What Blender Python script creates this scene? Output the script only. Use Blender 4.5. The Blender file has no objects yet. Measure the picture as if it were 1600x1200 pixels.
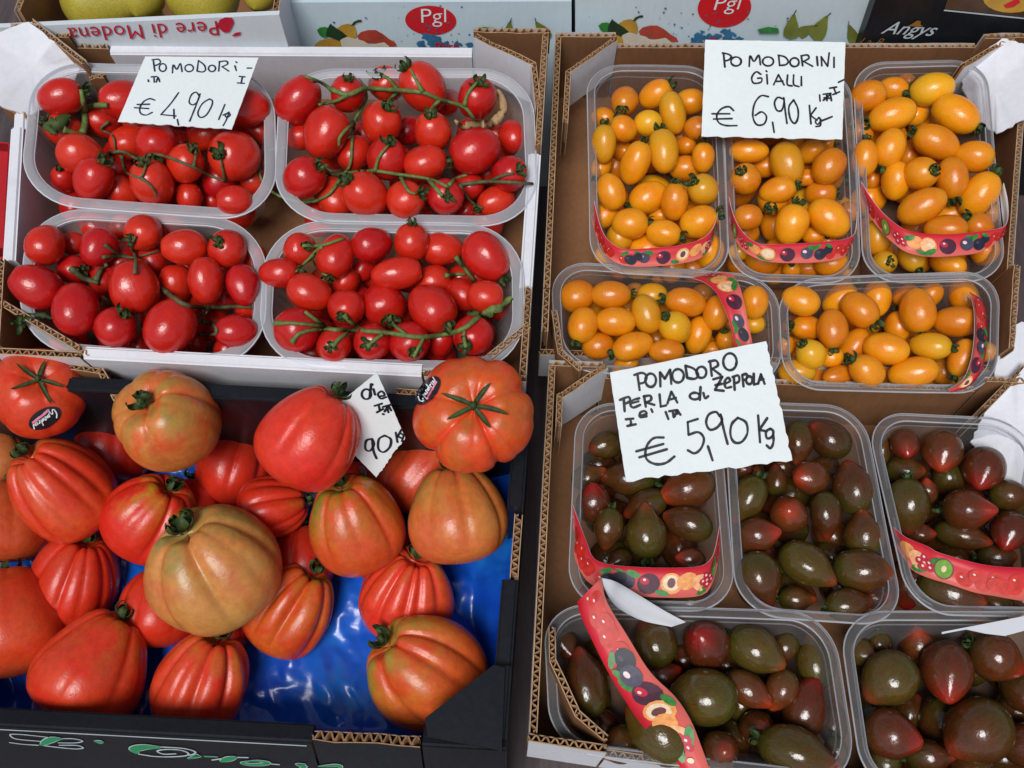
import bpy, bmesh, math, random
from mathutils import Vector, Matrix, noise
random.seed(7)
sc = bpy.context.scene
COL = sc.collection
rad = math.radians

# ------------------------------------------------------------------ camera, sky, sun, exposure
HF, PITCH, HC = 58.0, 62.0, 0.80
CAM = Vector((0, 0, HC))
FPX = 800 / math.tan(rad(HF / 2))
FW = Vector((0, math.cos(rad(PITCH)), -math.sin(rad(PITCH))))
UP = Vector((0, math.sin(rad(PITCH)), math.cos(rad(PITCH))))
cd = bpy.data.cameras.new('camera'); cam = bpy.data.objects.new('camera', cd); COL.objects.link(cam)
cd.sensor_fit = 'HORIZONTAL'; cd.angle = rad(HF); cd.clip_start = .01; cd.clip_end = 100
cam.location = CAM; cam.rotation_euler = (rad(90 - PITCH), 0, 0)
sc.camera = cam

SUN_EL, SUN_AZ = 60, 200          # elevation; azimuth clockwise from +Y (behind the viewer, a little to the left)
w = bpy.data.worlds.new('World'); sc.world = w; w.use_nodes = True
nt = w.node_tree; bg = nt.nodes['Background']
sky = nt.nodes.new('ShaderNodeTexSky'); sky.sky_type = 'NISHITA'; sky.sun_disc = False
sky.sun_elevation = rad(SUN_EL); sky.sun_rotation = rad(SUN_AZ)
hs = nt.nodes.new('ShaderNodeHueSaturation'); hs.inputs['Saturation'].default_value = .42
nt.links.new(sky.outputs[0], hs.inputs['Color']); nt.links.new(hs.outputs[0], bg.inputs[0])
bg.inputs[1].default_value = .066
sl = bpy.data.lights.new('sun', 'SUN'); sl.energy = 2.3; sl.angle = rad(25); sl.color = (1, .985, .96)
so = bpy.data.objects.new('sun', sl); COL.objects.link(so)
sd = Vector((math.sin(rad(SUN_AZ)) * math.cos(rad(SUN_EL)), math.cos(rad(SUN_AZ)) * math.cos(rad(SUN_EL)), math.sin(rad(SUN_EL))))
so.rotation_euler = (-sd).to_track_quat('-Z', 'Y').to_euler()
vs = sc.view_settings; vs.view_transform = 'Standard'; vs.look = 'None'; vs.exposure = 0.2; vs.gamma = 1; vs.use_curve_mapping = False
sc.render.engine = 'CYCLES'
sc.cycles.transparent_max_bounces = 24; sc.cycles.max_bounces = 10

# ------------------------------------------------------------------ measuring: photograph pixel -> point on a real plane
def ray(x, y):
    return Vector(((x - 800) / FPX, 0, 0)) + UP * ((600 - y) / FPX) + FW
class Plane:
    def __init__(s, z, slope=0., y0=.3, sx=0.):
        s.n = Vector((-sx, -slope, 1)); s.d = z - slope * y0
    def up(s, dz):
        q = Plane(0); q.n = s.n.copy(); q.d = s.d + dz; return q
    def at(s, x, y):
        r = ray(x, y); t = (s.d - s.n.dot(CAM)) / s.n.dot(r); return CAM + r * t
    @property
    def nn(s): return s.n.normalized()
def plane_from(p, n):
    q = Plane(0); q.n = n.copy(); q.d = n.dot(p); return q
def vert_at(x, y, Y, lean=0.):            # point on an upright wall standing at distance Y
    r = ray(x, y); n = Vector((0, 1, -lean)); t = (Y - n.dot(CAM)) / n.dot(r); return CAM + r * t
CROPS = dict(z=(0, 0, 1), a=(0, 0, .275), b=(400, 0, .3), c=(840, 0, .25), d=(1200, 0, .25), e=(0, 300, .275), f=(400, 310, .3),
             g=(840, 280, .28333), h=(1200, 280, .28333), p=(0, 530, .275), q=(400, 530, .3), k=(820, 520, .275), l=(1160, 570, .275),
             r=(0, 840, .3), s=(400, 840, .3), m=(800, 840, .3), n=(1120, 840, .3), t=(200, 1120, .2125), u=(0, 1100, .15))
def X(c, x, y):
    o = CROPS[c]; return o[0] + x * o[2], o[1] + y * o[2]
def XL(c, pts): return [X(c, *p[:2]) for p in pts]

# ------------------------------------------------------------------ materials
MATS = {}
class NT:
    def __init__(s, name):
        s.m = bpy.data.materials.new(name); s.m.use_nodes = True; s.t = s.m.node_tree
        s.b = s.t.nodes['Principled BSDF']; s.out = s.t.nodes['Material Output']; MATS[name] = s.m
    def n(s, typ, **kw):
        o = s.t.nodes.new('ShaderNode' + typ)
        for k, v in kw.items(): setattr(o, k, v)
        return o
    def l(s, a, b): s.t.links.new(a, b)
    def val(s, **kw):
        for k, v in kw.items():
            k = k.replace('_', ' ')
            i = s.b.inputs[k]; i.default_value = (*v, 1) if isinstance(v, tuple) and len(v) == 3 and i.type == 'RGBA' else v
    def noise(s, scale, detail=4, rough=.55, coord='Object', stretch=None, dist=0.):
        tc = s.n('TexCoord'); nz = s.n('TexNoise'); nz.inputs['Scale'].default_value = scale
        nz.inputs['Detail'].default_value = detail; nz.inputs['Roughness'].default_value = rough; nz.inputs['Distortion'].default_value = dist
        src = tc.outputs[coord]
        if stretch:
            mp = s.n('Mapping'); mp.inputs['Scale'].default_value = stretch; s.l(src, mp.inputs[0]); src = mp.outputs[0]
        oi = s.n('ObjectInfo'); ad = s.n('VectorMath', operation='ADD'); ml = s.n('MapRange')
        ml.inputs['To Max'].default_value = 40; s.l(oi.outputs['Random'], ml.inputs[0])
        s.l(src, ad.inputs[0]); s.l(ml.outputs[0], ad.inputs[1]); s.l(ad.outputs[0], nz.inputs['Vector'])
        return nz.outputs['Fac']
    def ramp(s, fac, stops):
        r = s.n('ValToRGB'); e = r.color_ramp.elements
        while len(e) < len(stops): e.new(.5)
        for el, (p, c) in zip(e, stops): el.position = p; el.color = (*c, 1)
        s.l(fac, r.inputs[0]); return r.outputs[0]
    def mix(s, fac, a, b, mode='MIX'):
        m = s.n('Mix', data_type='RGBA', blend_type=mode)
        for v, i in ((fac, 0), (a, 6), (b, 7)):
            if hasattr(v, 'links'): s.l(v, m.inputs[i])
            else: m.inputs[i].default_value = (*v, 1) if isinstance(v, tuple) else v
        return m.outputs[2]
    def base(s, c): s.l(c, s.b.inputs['Base Color'])
    def bump(s, fac, strength, dist=.001):
        b = s.n('Bump'); b.inputs['Strength'].default_value = strength; b.inputs['Distance'].default_value = dist
        s.l(fac, b.inputs['Height']); s.l(b.outputs[0], s.b.inputs['Normal'])
def plain(name, col, rough=.6, var=.12, scale=60, bump=0., spec=.5):
    t = NT(name); f = t.noise(scale); lo = tuple(c * (1 - var) for c in col); hi = tuple(min(1, c * (1 + var)) for c in col)
    t.base(t.ramp(f, [(.3, lo), (.7, hi)])); t.val(Roughness=rough, Specular_IOR_Level=spec)
    if bump: t.bump(t.noise(scale * 5), bump, .0006)
    return t.m

def tomato_mat(name, stops, zstops, rough, sss, speck=None, streak=None, hue=.007):
    t = NT(name)
    c = t.ramp(t.noise(1.1, 3), stops)
    tc = t.n('TexCoord'); sp = t.n('SeparateXYZ'); t.l(tc.outputs['Object'], sp.inputs[0])
    mr = t.n('MapRange'); mr.inputs[1].default_value = -1; mr.inputs[2].default_value = 1; t.l(sp.outputs['Z'], mr.inputs[0])
    if zstops:
        zr = t.n('ValToRGB'); e = zr.color_ramp.elements
        while len(e) < len(zstops): e.new(.5)
        for el, (p, cc) in zip(e, zstops): el.position = p; el.color = cc
        t.l(mr.outputs[0], zr.inputs[0])
        mx = t.n('Mix', data_type='RGBA'); t.l(zr.outputs['Alpha'], mx.inputs[0]); t.l(c, mx.inputs[6]); t.l(zr.outputs['Color'], mx.inputs[7]); c = mx.outputs[2]
    if streak:
        f = t.noise(4.2, 7, .75, stretch=(2.6, 2.6, .4)); r = t.n('ValToRGB'); r.color_ramp.elements[0].position = .46; r.color_ramp.elements[1].position = .66
        t.l(f, r.inputs[0]); ml = t.n('Math', operation='MULTIPLY'); ml.inputs[1].default_value = streak[1]; t.l(r.outputs[0], ml.inputs[0])
        c = t.mix(ml.outputs[0], c, streak[0])
        c = t.mix(1., c, t.ramp(t.noise(9, 6, .75, stretch=(3.2, 3.2, .22)), [(.36, (.66, .62, .7)), (.5, (1, 1, 1)), (.66, (1.35, 1.45, 1.15))]), 'MULTIPLY')
    if speck:
        vo = t.n('TexVoronoi'); vo.inputs['Scale'].default_value = 13; t.l(tc.outputs['Object'], vo.inputs['Vector'])
        r = t.n('ValToRGB'); r.color_ramp.elements[0].position = .05; r.color_ramp.elements[0].color = (.55, .55, .55, 1); r.color_ramp.elements[1].position = .09; r.color_ramp.elements[1].color = (0, 0, 0, 1)
        t.l(vo.outputs['Distance'], r.inputs[0]); c = t.mix(r.outputs[0], c, speck)
    oi = t.n('ObjectInfo'); hv = t.n('HueSaturation'); m1 = t.n('MapRange'); m1.inputs[3].default_value = .82; m1.inputs[4].default_value = 1.12
    m2 = t.n('MapRange'); m2.inputs[3].default_value = .5 - hue; m2.inputs[4].default_value = .5 + hue
    t.l(oi.outputs['Random'], m1.inputs[0]); t.l(oi.outputs['Random'], m2.inputs[0])
    t.l(m1.outputs[0], hv.inputs['Value']); t.l(m2.outputs[0], hv.inputs['Hue']); t.l(c, hv.inputs['Color']); t.base(hv.outputs[0])
    rr = t.n('MapRange'); rr.inputs[3].default_value = rough * .8; rr.inputs[4].default_value = rough * 1.35; t.l(t.noise(2.2, 4), rr.inputs[0]); t.l(rr.outputs[0], t.b.inputs['Roughness'])
    t.val(Specular_IOR_Level=.6, Subsurface_Weight=sss, Subsurface_Radius=(1, .3, .1), Subsurface_Scale=.004)
    t.bump(t.noise(5, 3), .05, .03)
    return t.m
tomato_mat('red_skin', [(.3, (.48, .011, .006)), (.7, (.60, .019, .008))], [(0, (.5, .02, .01, 0)), (.93, (.5, .03, .01, 0)), (1, (.5, .06, .01, .5))], .25, .10, hue=.003)
tomato_mat('yellow_skin', [(.3, (.72, .200, .003)), (.7, (.78, .285, .006))], [(0, (.80, .30, .01, .5)), (.35, (.8, .4, .01, 0)), (.8, (.75, .27, .005, 0)), (1, (.62, .30, .01, .6))], .26, .18)
tomato_mat('yellow_green_skin', [(.3, (.72, .29, .006)), (.7, (.74, .34, .010))], [(0, (.8, .3, .01, .6)), (.4, (.7, .4, .01, 0)), (1, (.58, .34, .015, .6))], .26, .18)
TIP = [(0, (.24, .030, .010, 1)), (.04, (.20, .026, .010, .6)), (.16, (.13, .03, .010, 0)), (.5, (.05, .055, .008, .15)), (1, (.046, .060, .008, .8))]
tomato_mat('dark_skin', [(.3, (.062, .017, .006)), (.7, (.110, .028, .008))], TIP, .15, .04, (.35, .25, .13), ((.058, .048, .008), .7), hue=.008)
tomato_mat('dark_green_skin', [(.3, (.066, .030, .006)), (.7, (.096, .044, .007))], [(0, (.22, .03, .014, 1)), (.05, (.17, .035, .014, .6)), (.2, (.1, .04, .02, 0)), (1, (.045, .060, .008, .6))], .15, .04, (.38, .30, .13), ((.054, .066, .007), .85), hue=.012)
tomato_mat('dark_red_skin', [(.3, (.085, .016, .006)), (.7, (.135, .025, .007))], [(0, (.34, .022, .009, 1)), (.08, (.27, .022, .009, .8)), (.28, (.13, .026, .012, 0)), (1, (.045, .042, .010, .7))], .15, .04, (.35, .25, .13), ((.064, .044, .008), .7), hue=.008)
def green(name, a, b, rough=.55):
    t = NT(name); t.base(t.ramp(t.noise(300, 3), [(.3, a), (.7, b)])); t.val(Roughness=rough, Specular_IOR_Level=.3); t.bump(t.noise(900), .3, .0004); return t.m
t = NT('calyx_green'); t.base(t.ramp(t.noise(6, 3), [(.3, (.016, .032, .008)), (.7, (.052, .085, .020))])); t.val(Roughness=.6, Specular_IOR_Level=.3)
green('vine_green', (.075, .125, .030), (.165, .225, .068)); green('vine_dull', (.055, .066, .026), (.125, .135, .062))
plain('dry_leaf', (.42, .26, .13), .8, .3, 200)
def card_mat(name, col, var, fibre=.12, rough=.75, stain=None):
    t = NT(name); c = t.ramp(t.noise(9, 5), [(.3, tuple(x * (1 - var) for x in col)), (.7, tuple(min(1, x * (1 + var)) for x in col))])
    f = t.ramp(t.noise(220, 5, .7, stretch=(1, 1, .25)), [(.35, (1 - fibre,) * 3), (.65, (1 + fibre * .3,) * 3)]); c = t.mix(1., c, f, 'MULTIPLY')
    if stain: c = t.mix(t.ramp(t.noise(14, 6, .7), [(.58, (0, 0, 0)), (.75, (.35, .35, .35))]), c, stain)
    t.base(c); t.val(Roughness=rough, Specular_IOR_Level=.25); t.bump(t.noise(150, 6, .6), .2, .0006); return t.m
card_mat('kraft', (.245, .115, .052), .14, .12, stain=(.15, .065, .03)); card_mat('kraft_edge', (.46, .29, .165), .2, .25); card_mat('kraft_flute', (.36, .205, .105), .25, .3)
card_mat('white_board', (.70, .71, .76), .05, .05, .6, stain=(.45, .40, .42)); card_mat('box_white', (.60, .66, .70), .04, .04, .5)
card_mat('box_white_face', (.54, .64, .69), .04, .04, .45)
card_mat('black_board', (.010, .012, .016), .25, .25, .33); card_mat('dark_board', (.020, .013, .013), .25, .2, .6)
card_mat('red_board', (.42, .012, .018), .1, .1, .5)
card_mat('price_paper', (.74, .79, .80), .025, .03, .6)
plain('ink', (.012, .013, .022), .5, .3); plain('ink_blue', (.02, .03, .06), .5, .3)
plain('print_red', (.58, .010, .016), .45, .06); plain('print_crimson', (.50, .010, .035), .5, .06); plain('print_white', (.75, .78, .8), .5, .05)
plain('print_purple', (.060, .008, .030), .5, .3, 300); plain('print_navy', (.014, .014, .030), .5, .4, 300); plain('print_plum', (.06, .05, .09), .5, .3, 300)
plain('print_tomato', (.55, .02, .012), .5, .25, 300); plain('print_orange', (.80, .33, .10), .5, .2, 300); plain('print_peach', (.85, .42, .20), .5, .2, 300)
plain('print_leaf', (.030, .20, .035), .4, .3, 300); plain('print_kiwi', (.16, .33, .03), .4, .2, 300); plain('print_pale', (.80, .62, .42), .4, .15, 300)
plain('print_stone', (.16, .05, .05), .4, .2, 300); plain('print_shine', (.78, .62, .62), .4, .1, 300)
plain('print_pear', (.48, .26, .03), .5, .25, 40); plain('print_redpear', (.38, .045, .022), .5, .3, 40); plain('print_slice', (.60, .55, .44), .5, .1, 60)
plain('print_greenpear', (.17, .19, .03), .5, .3, 40); plain('print_darkleaf', (.012, .035, .012), .5, .4, 40); plain('print_blue', (.03, .14, .27), .5, .3, 90)
plain('print_gold', (.26, .12, .02), .4, .2); plain('print_brown', (.07, .035, .018), .5, .6, 30); plain('print_silver', (.45, .52, .56), .4, .1)
plain('print_green', (.02, .26, .10), .4, .1); plain('sticker_black', (.010, .011, .018), .3, .2); plain('print_pink', (.62, .16, .24), .4, .1)
t = NT('pear_skin'); c = t.ramp(t.noise(18, 4), [(.3, (.34, .27, .020)), (.7, (.46, .38, .05))]); c = t.mix(t.ramp(t.noise(500, 2), [(.62, (0, 0, 0)), (.7, (.5, .5, .5))]), c, (.14, .09, .02)); t.base(c); t.val(Roughness=.5)
t = NT('wood_table'); c = t.ramp(t.noise(8, 8, .7, stretch=(14, 1, 1)), [(.3, (.040, .028, .032)), (.7, (.105, .078, .082))]); t.base(c); t.val(Roughness=.45); t.bump(t.noise(60, 6, .6, stretch=(10, 1, 1)), .4, .001)
# handle band: red print that fades to salmon across the width on the outside, white paper inside
t = NT('band_print'); uv = t.n('UVMap'); sp = t.n('SeparateXYZ'); t.l(uv.outputs[0], sp.inputs[0])
t.base(t.ramp(sp.outputs['Y'], [(0., (.60, .012, .030)), (.45, (.62, .05, .06)), (1., (.72, .16, .13))])); t.val(Roughness=.42, Specular_IOR_Level=.35)
card_mat('band_paper', (.66, .68, .72), .02, .02, .5)
# blue film; where it catches the light is painted in as cyan blotches
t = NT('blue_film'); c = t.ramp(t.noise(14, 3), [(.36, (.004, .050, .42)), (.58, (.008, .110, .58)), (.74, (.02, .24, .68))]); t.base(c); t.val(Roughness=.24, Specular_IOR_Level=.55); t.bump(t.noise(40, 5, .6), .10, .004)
def plastic(name, alpha, col=(.8, .82, .86), rough=.14, edge=.0, spec=.5):
    t = NT(name); tr = t.n('BsdfTransparent'); mx = t.n('MixShader')
    tr.inputs[0].default_value = (.97, .97, .98, 1)
    f = t.noise(30, 4); mr = t.n('MapRange'); mr.inputs[3].default_value = alpha * .75; mr.inputs[4].default_value = alpha * 1.25; t.l(f, mr.inputs[0])
    lw = t.n('Fresnel'); lw.inputs[0].default_value = 1.45
    ad = t.n('Math', operation='MULTIPLY_ADD'); ad.inputs[1].default_value = edge; t.l(lw.outputs[0], ad.inputs[0]); t.l(mr.outputs[0], ad.inputs[2])
    t.val(Base_Color=col, Roughness=rough, Specular_IOR_Level=spec); t.l(ad.outputs[0], mx.inputs[0]); t.l(tr.outputs[0], mx.inputs[1]); t.l(t.b.outputs[0], mx.inputs[2]); t.l(mx.outputs[0], t.out.inputs[0])
    t.bump(t.noise(25, 3), .15, .002)
    return t.m
plastic('clear_plastic', .028, edge=.55, rough=.10); plastic('clear_rim', .065, edge=.8, rough=.10); plastic('clear_bead', .34, edge=.6, rough=.12)
plastic('frosted_plastic', .10, (.82, .84, .90), edge=.5, rough=.3); plastic('frosted_rim', .30, (.84, .87, .94), edge=.5, rough=.25); plastic('frosted_bead', .55, (.86, .88, .94), edge=.5, rough=.25)

# ------------------------------------------------------------------ mesh helpers
class MB:
    def __init__(s): s.v = []; s.f = []; s.m = []; s.uv = None
    def add(s, vs, fs, mi=0):
        o = len(s.v); s.v += [tuple(v) for v in vs]
        for f in fs: s.f.append([i + o for i in f]); s.m.append(mi)
        return o
    def box8(s, p, mi=0, top=None):     # p: 4 bottom then 4 top
        o = s.add(p, [(3, 2, 1, 0), (0, 1, 5, 4), (1, 2, 6, 5), (2, 3, 7, 6), (3, 0, 4, 7)], mi); s.f.append([o + i for i in (4, 5, 6, 7)]); s.m.append(mi if top is None else top)
    def prism(s, poly, off, mi=0):      # polygon of 3D points, extruded by vector off
        n = len(poly); s.add(list(poly) + [Vector(p) + off for p in poly], [list(range(n))[::-1], [i + n for i in range(n)]] + [(i, (i + 1) % n, (i + 1) % n + n, i + n) for i in range(n)], mi)
    def tube(s, pts, rs, n=7, mi=0, cap=True):
        m = len(pts); vs = []; fs = []; ref = Vector((.3, .2, .9))
        for i, p in enumerate(pts):
            d = (pts[min(i + 1, m - 1)] - pts[max(i - 1, 0)]); d = d.normalized() if d.length > 1e-9 else Vector((1, 0, 0))
            a = d.cross(ref); a = a.normalized() if a.length > 1e-4 else Vector((1, 0, 0)); b = d.cross(a); ref = a.cross(d)
            for k in range(n):
                t = 2 * math.pi * k / n; vs.append(p + (a * math.cos(t) + b * math.sin(t)) * rs[i])
        for i in range(m - 1):
            for k in range(n): fs.append((i * n + k, i * n + (k + 1) % n, (i + 1) * n + (k + 1) % n, (i + 1) * n + k))
        if cap: fs += [list(range(n))[::-1], [(m - 1) * n + k for k in range(n)]]
        s.add(vs, fs, mi)
    def mesh(s, name, mats, smooth=False):
        me = bpy.data.meshes.new(name); me.from_pydata(s.v, [], s.f)
        for m in mats: me.materials.append(MATS[m])
        me.polygons.foreach_set('material_index', s.m)
        if smooth: me.polygons.foreach_set('use_smooth', [True] * len(s.f))
        me.update(); return me
    def build(s, name, mats, parent=None, smooth=False):
        o = bpy.data.objects.new(name, s.mesh(name, mats if isinstance(mats, (list, tuple)) else [mats], smooth)); COL.objects.link(o)
        if parent: o.parent = parent
        return o
def tag(o, label=None, cat=None, group=None, kind=None):
    if label: o['label'] = label
    if cat: o['category'] = cat
    if group: o['group'] = group
    if kind: o['kind'] = kind
    return o
def empty(name, *a, **k):
    o = bpy.data.objects.new(name, None); COL.objects.link(o); o.empty_display_size = .02
    return tag(o, *a, **k)
def catmull(pts, n=6):
    if len(pts) < 3: return [Vector(p) for p in pts]
    P = [Vector(p) for p in pts]; P = [P[0] * 2 - P[1]] + P + [P[-1] * 2 - P[-2]]; out = []
    for i in range(1, len(P) - 2):
        a, b, c, d = P[i - 1:i + 3]
        for k in range(n):
            t = k / n; out.append(.5 * (2 * b + (c - a) * t + (2 * a - 5 * b + 4 * c - d) * t * t + (3 * b - a - 3 * c + d) * t ** 3))
    out.append(P[-2]); return out
def circ(cx, cy, rx, ry, n=14, rot=0.):
    c, s_ = math.cos(rot), math.sin(rot)
    return [(cx + rx * math.cos(2 * math.pi * i / n) * c - ry * math.sin(2 * math.pi * i / n) * s_, cy + rx * math.cos(2 * math.pi * i / n) * s_ + ry * math.sin(2 * math.pi * i / n) * c) for i in range(n)]
def ribbon(mb, pts3, wd, nrm, mi=0, taper=False):       # flat pen stroke on a surface with normal nrm
    m = len(pts3); L = []; R = []
    for i, p in enumerate(pts3):
        d = pts3[min(i + 1, m - 1)] - pts3[max(i - 1, 0)]
        if d.length < 1e-9: d = Vector((1, 0, 0))
        s_ = nrm.cross(d).normalized(); k = wd / 2 * (1 + .30 * noise.noise((p.x * 300, p.y * 300, 1)) if not taper else .35 + .65 * math.sin(math.pi * i / max(1, m - 1)))
        L.append(p + s_ * k); R.append(p - s_ * k)
    mb.add(L + R, [(i, m + i, m + i + 1, i + 1) for i in range(m - 1)], mi)
    for p in (pts3[0], pts3[-1]) if not taper else ():  # round pen ends
        a = nrm.orthogonal().normalized(); b = nrm.cross(a); mb.add([p + nrm * 2e-5 + (a * math.cos(t) + b * math.sin(t)) * wd / 2 for t in [i * math.pi / 4 for i in range(8)]], [tuple(range(8))], mi)
def word(txt, mat, name, parent, origin, right, up, width, shear=0., spacing=1., off=0., hk=1.):
    """lettering printed on a panel, 'width' metres wide, centred on origin"""
    cu = bpy.data.curves.new(name, 'FONT'); cu.body = txt; cu.size = 1; cu.shear = shear; cu.space_character = spacing; cu.offset = off
    cu.align_x = 'CENTER'; cu.align_y = 'CENTER'; cu.resolution_u = 3
    o = bpy.data.objects.new(name, cu); COL.objects.link(o); bpy.context.view_layer.update()
    me = bpy.data.meshes.new_from_object(o.evaluated_get(bpy.context.evaluated_depsgraph_get())); bpy.data.objects.remove(o); bpy.data.curves.remove(cu)
    xs = [v.co.x for v in me.vertices]; ys = [v.co.y for v in me.vertices]; k = width / (max(xs) - min(xs)); cx, cy = (max(xs) + min(xs)) / 2, (max(ys) + min(ys)) / 2
    for v in me.vertices: v.co = ((v.co.x - cx) * k, (v.co.y - cy) * k * hk, 0)
    q = bpy.data.objects.new(name, me); COL.objects.link(q); me.materials.clear(); me.materials.append(MATS[mat])
    n = right.cross(up); q.matrix_world = Matrix((( right.x, up.x, n.x, origin.x), (right.y, up.y, n.y, origin.y), (right.z, up.z, n.z, origin.z), (0, 0, 0, 1)))
    if parent: q.parent = parent
    return q

# ------------------------------------------------------------------ the planes that things lie on (rims of the punnets)
PR = Plane(.206, .15); PY = Plane(.165, .15); PK = Plane(.160, 0.); PB = Plane(.150, 0.)
# table
mb = MB(); mb.box8([(-1.6, -.7, -.05), (1.6, -.7, -.05), (1.6, 1.9, -.05), (-1.6, 1.9, -.05), (-1.6, -.7, 0), (1.6, -.7, 0), (1.6, 1.9, 0), (-1.6, 1.9, 0)])
tag(mb.build('display_table', 'wood_table'), kind='structure')

# ------------------------------------------------------------------ corrugated crates
PER = .0062
def wall(parent, a, b, inward, dn, h, prof, outer, inner, t=.0052, name='wall', fl=True):
    """double liner wall from a to b (outer top edge); dn unit vector down; prof = [(u0,u1,drop,style)]"""
    L = (b - a).length; d = (b - a) / L; lt = .0007; mb = MB(); fm = MB()
    for (u0, u1, drop, style) in prof:
        A = a + d * (L * u0) + dn * drop; B = a + d * (L * u1) + dn * drop; bot = dn * (h - drop); tt = t
        if style == 'lip':      # folded-over board: closed rounded top
            tt = t * 1.9
            mb.box8([A + bot, B + bot, B + bot + inward * tt, A + bot + inward * tt, A + dn * .0015, B + dn * .0015, B + dn * .0015 + inward * tt, A + dn * .0015 + inward * tt], 0, 0)
            mb.box8([A + dn * .0015 + inward * .001, B + dn * .0015 + inward * .001, B + dn * .0015 + inward * (tt - .001), A + dn * .0015 + inward * (tt - .001), A + inward * .002, B + inward * .002, B + inward * (tt - .002), A + inward * (tt - .002)], 0, 0)
            continue
        n = max(2, int((B - A).length / .012)); rnd = [random.uniform(0, .0012) * (1.3 if style == 'torn' else .5) for _ in range(n + 1)]
        for (o0, mi) in ((0, 0), (tt - lt, 1)):
            top = []; bt = []
            for i in range(n + 1):
                p = A.lerp(B, i / n) + inward * o0
                top.append(p + dn * (rnd[i] + (random.uniform(0, .003) if style == 'torn' else 0))); bt.append(p + bot)
            m = n + 1; off = inward * lt
            vs = top + bt + [p + off for p in top] + [p + off for p in bt]
            fs = []
            for i in range(n):
                fs += [((i, i + 1, m + i + 1, m + i), mi), ((2 * m + i + 1, 2 * m + i, 3 * m + i, 3 * m + i + 1), mi), ((i + 1, i, 2 * m + i, 2 * m + i + 1), 2)]
            fs += [((0, m, 3 * m, 2 * m), 2), ((n, 2 * m + n, 3 * m + n, m + n), 2)]
            o = mb.add(vs, []);
            for f, q in fs: mb.f.append([i + o for i in f]); mb.m.append(q)
        if fl:
            k = max(4, int((B - A).length / PER)); seg = 6; top = []; amp = (tt - 2 * lt) / 2 - .0002
            for i in range(k * seg + 1):
                u = i / (k * seg); ph = 2 * math.pi * i / seg + 1.6 * noise.noise((i * .035, L * 3, 1)); cr_ = .72 + .28 * min(1, 1.2 + 1.6 * noise.noise((i * .02, L * 11, 5)))
                sq = math.sin(ph); sq = max(-1, min(1, sq * 1.15))
                top.append(A.lerp(B, u) + inward * (tt / 2 + amp * sq * cr_) + dn * (.0008 + .0016 * noise.noise((i * .11, L * 7, 3))))
            m = len(top); th = d * .0011
            fm.add(top + [p + dn * min(.03, h - drop) for p in top] + [p + th for p in top] + [p + th + dn * min(.03, h - drop) for p in top],
                   [(i, i + 1, m + i + 1, m + i) for i in range(m - 1)] + [(i + 1, i, 2 * m + i, 2 * m + i + 1) for i in range(m - 1)] + [(2 * m + i + 1, 2 * m + i, 3 * m + i, 3 * m + i + 1) for i in range(m - 1)])
    o = mb.build(name, [outer, inner, 'kraft_edge'], parent)
    if fm.v: fm.build('fluting', 'kraft_flute', o)['kind'] = 'stuff'
    return o
def floor_panel(parent, pts, dn, h, mat):
    mb = MB(); q = [p + dn * h for p in pts]; mb.prism(q, dn * .004); return mb.build('base', mat, parent)
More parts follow.
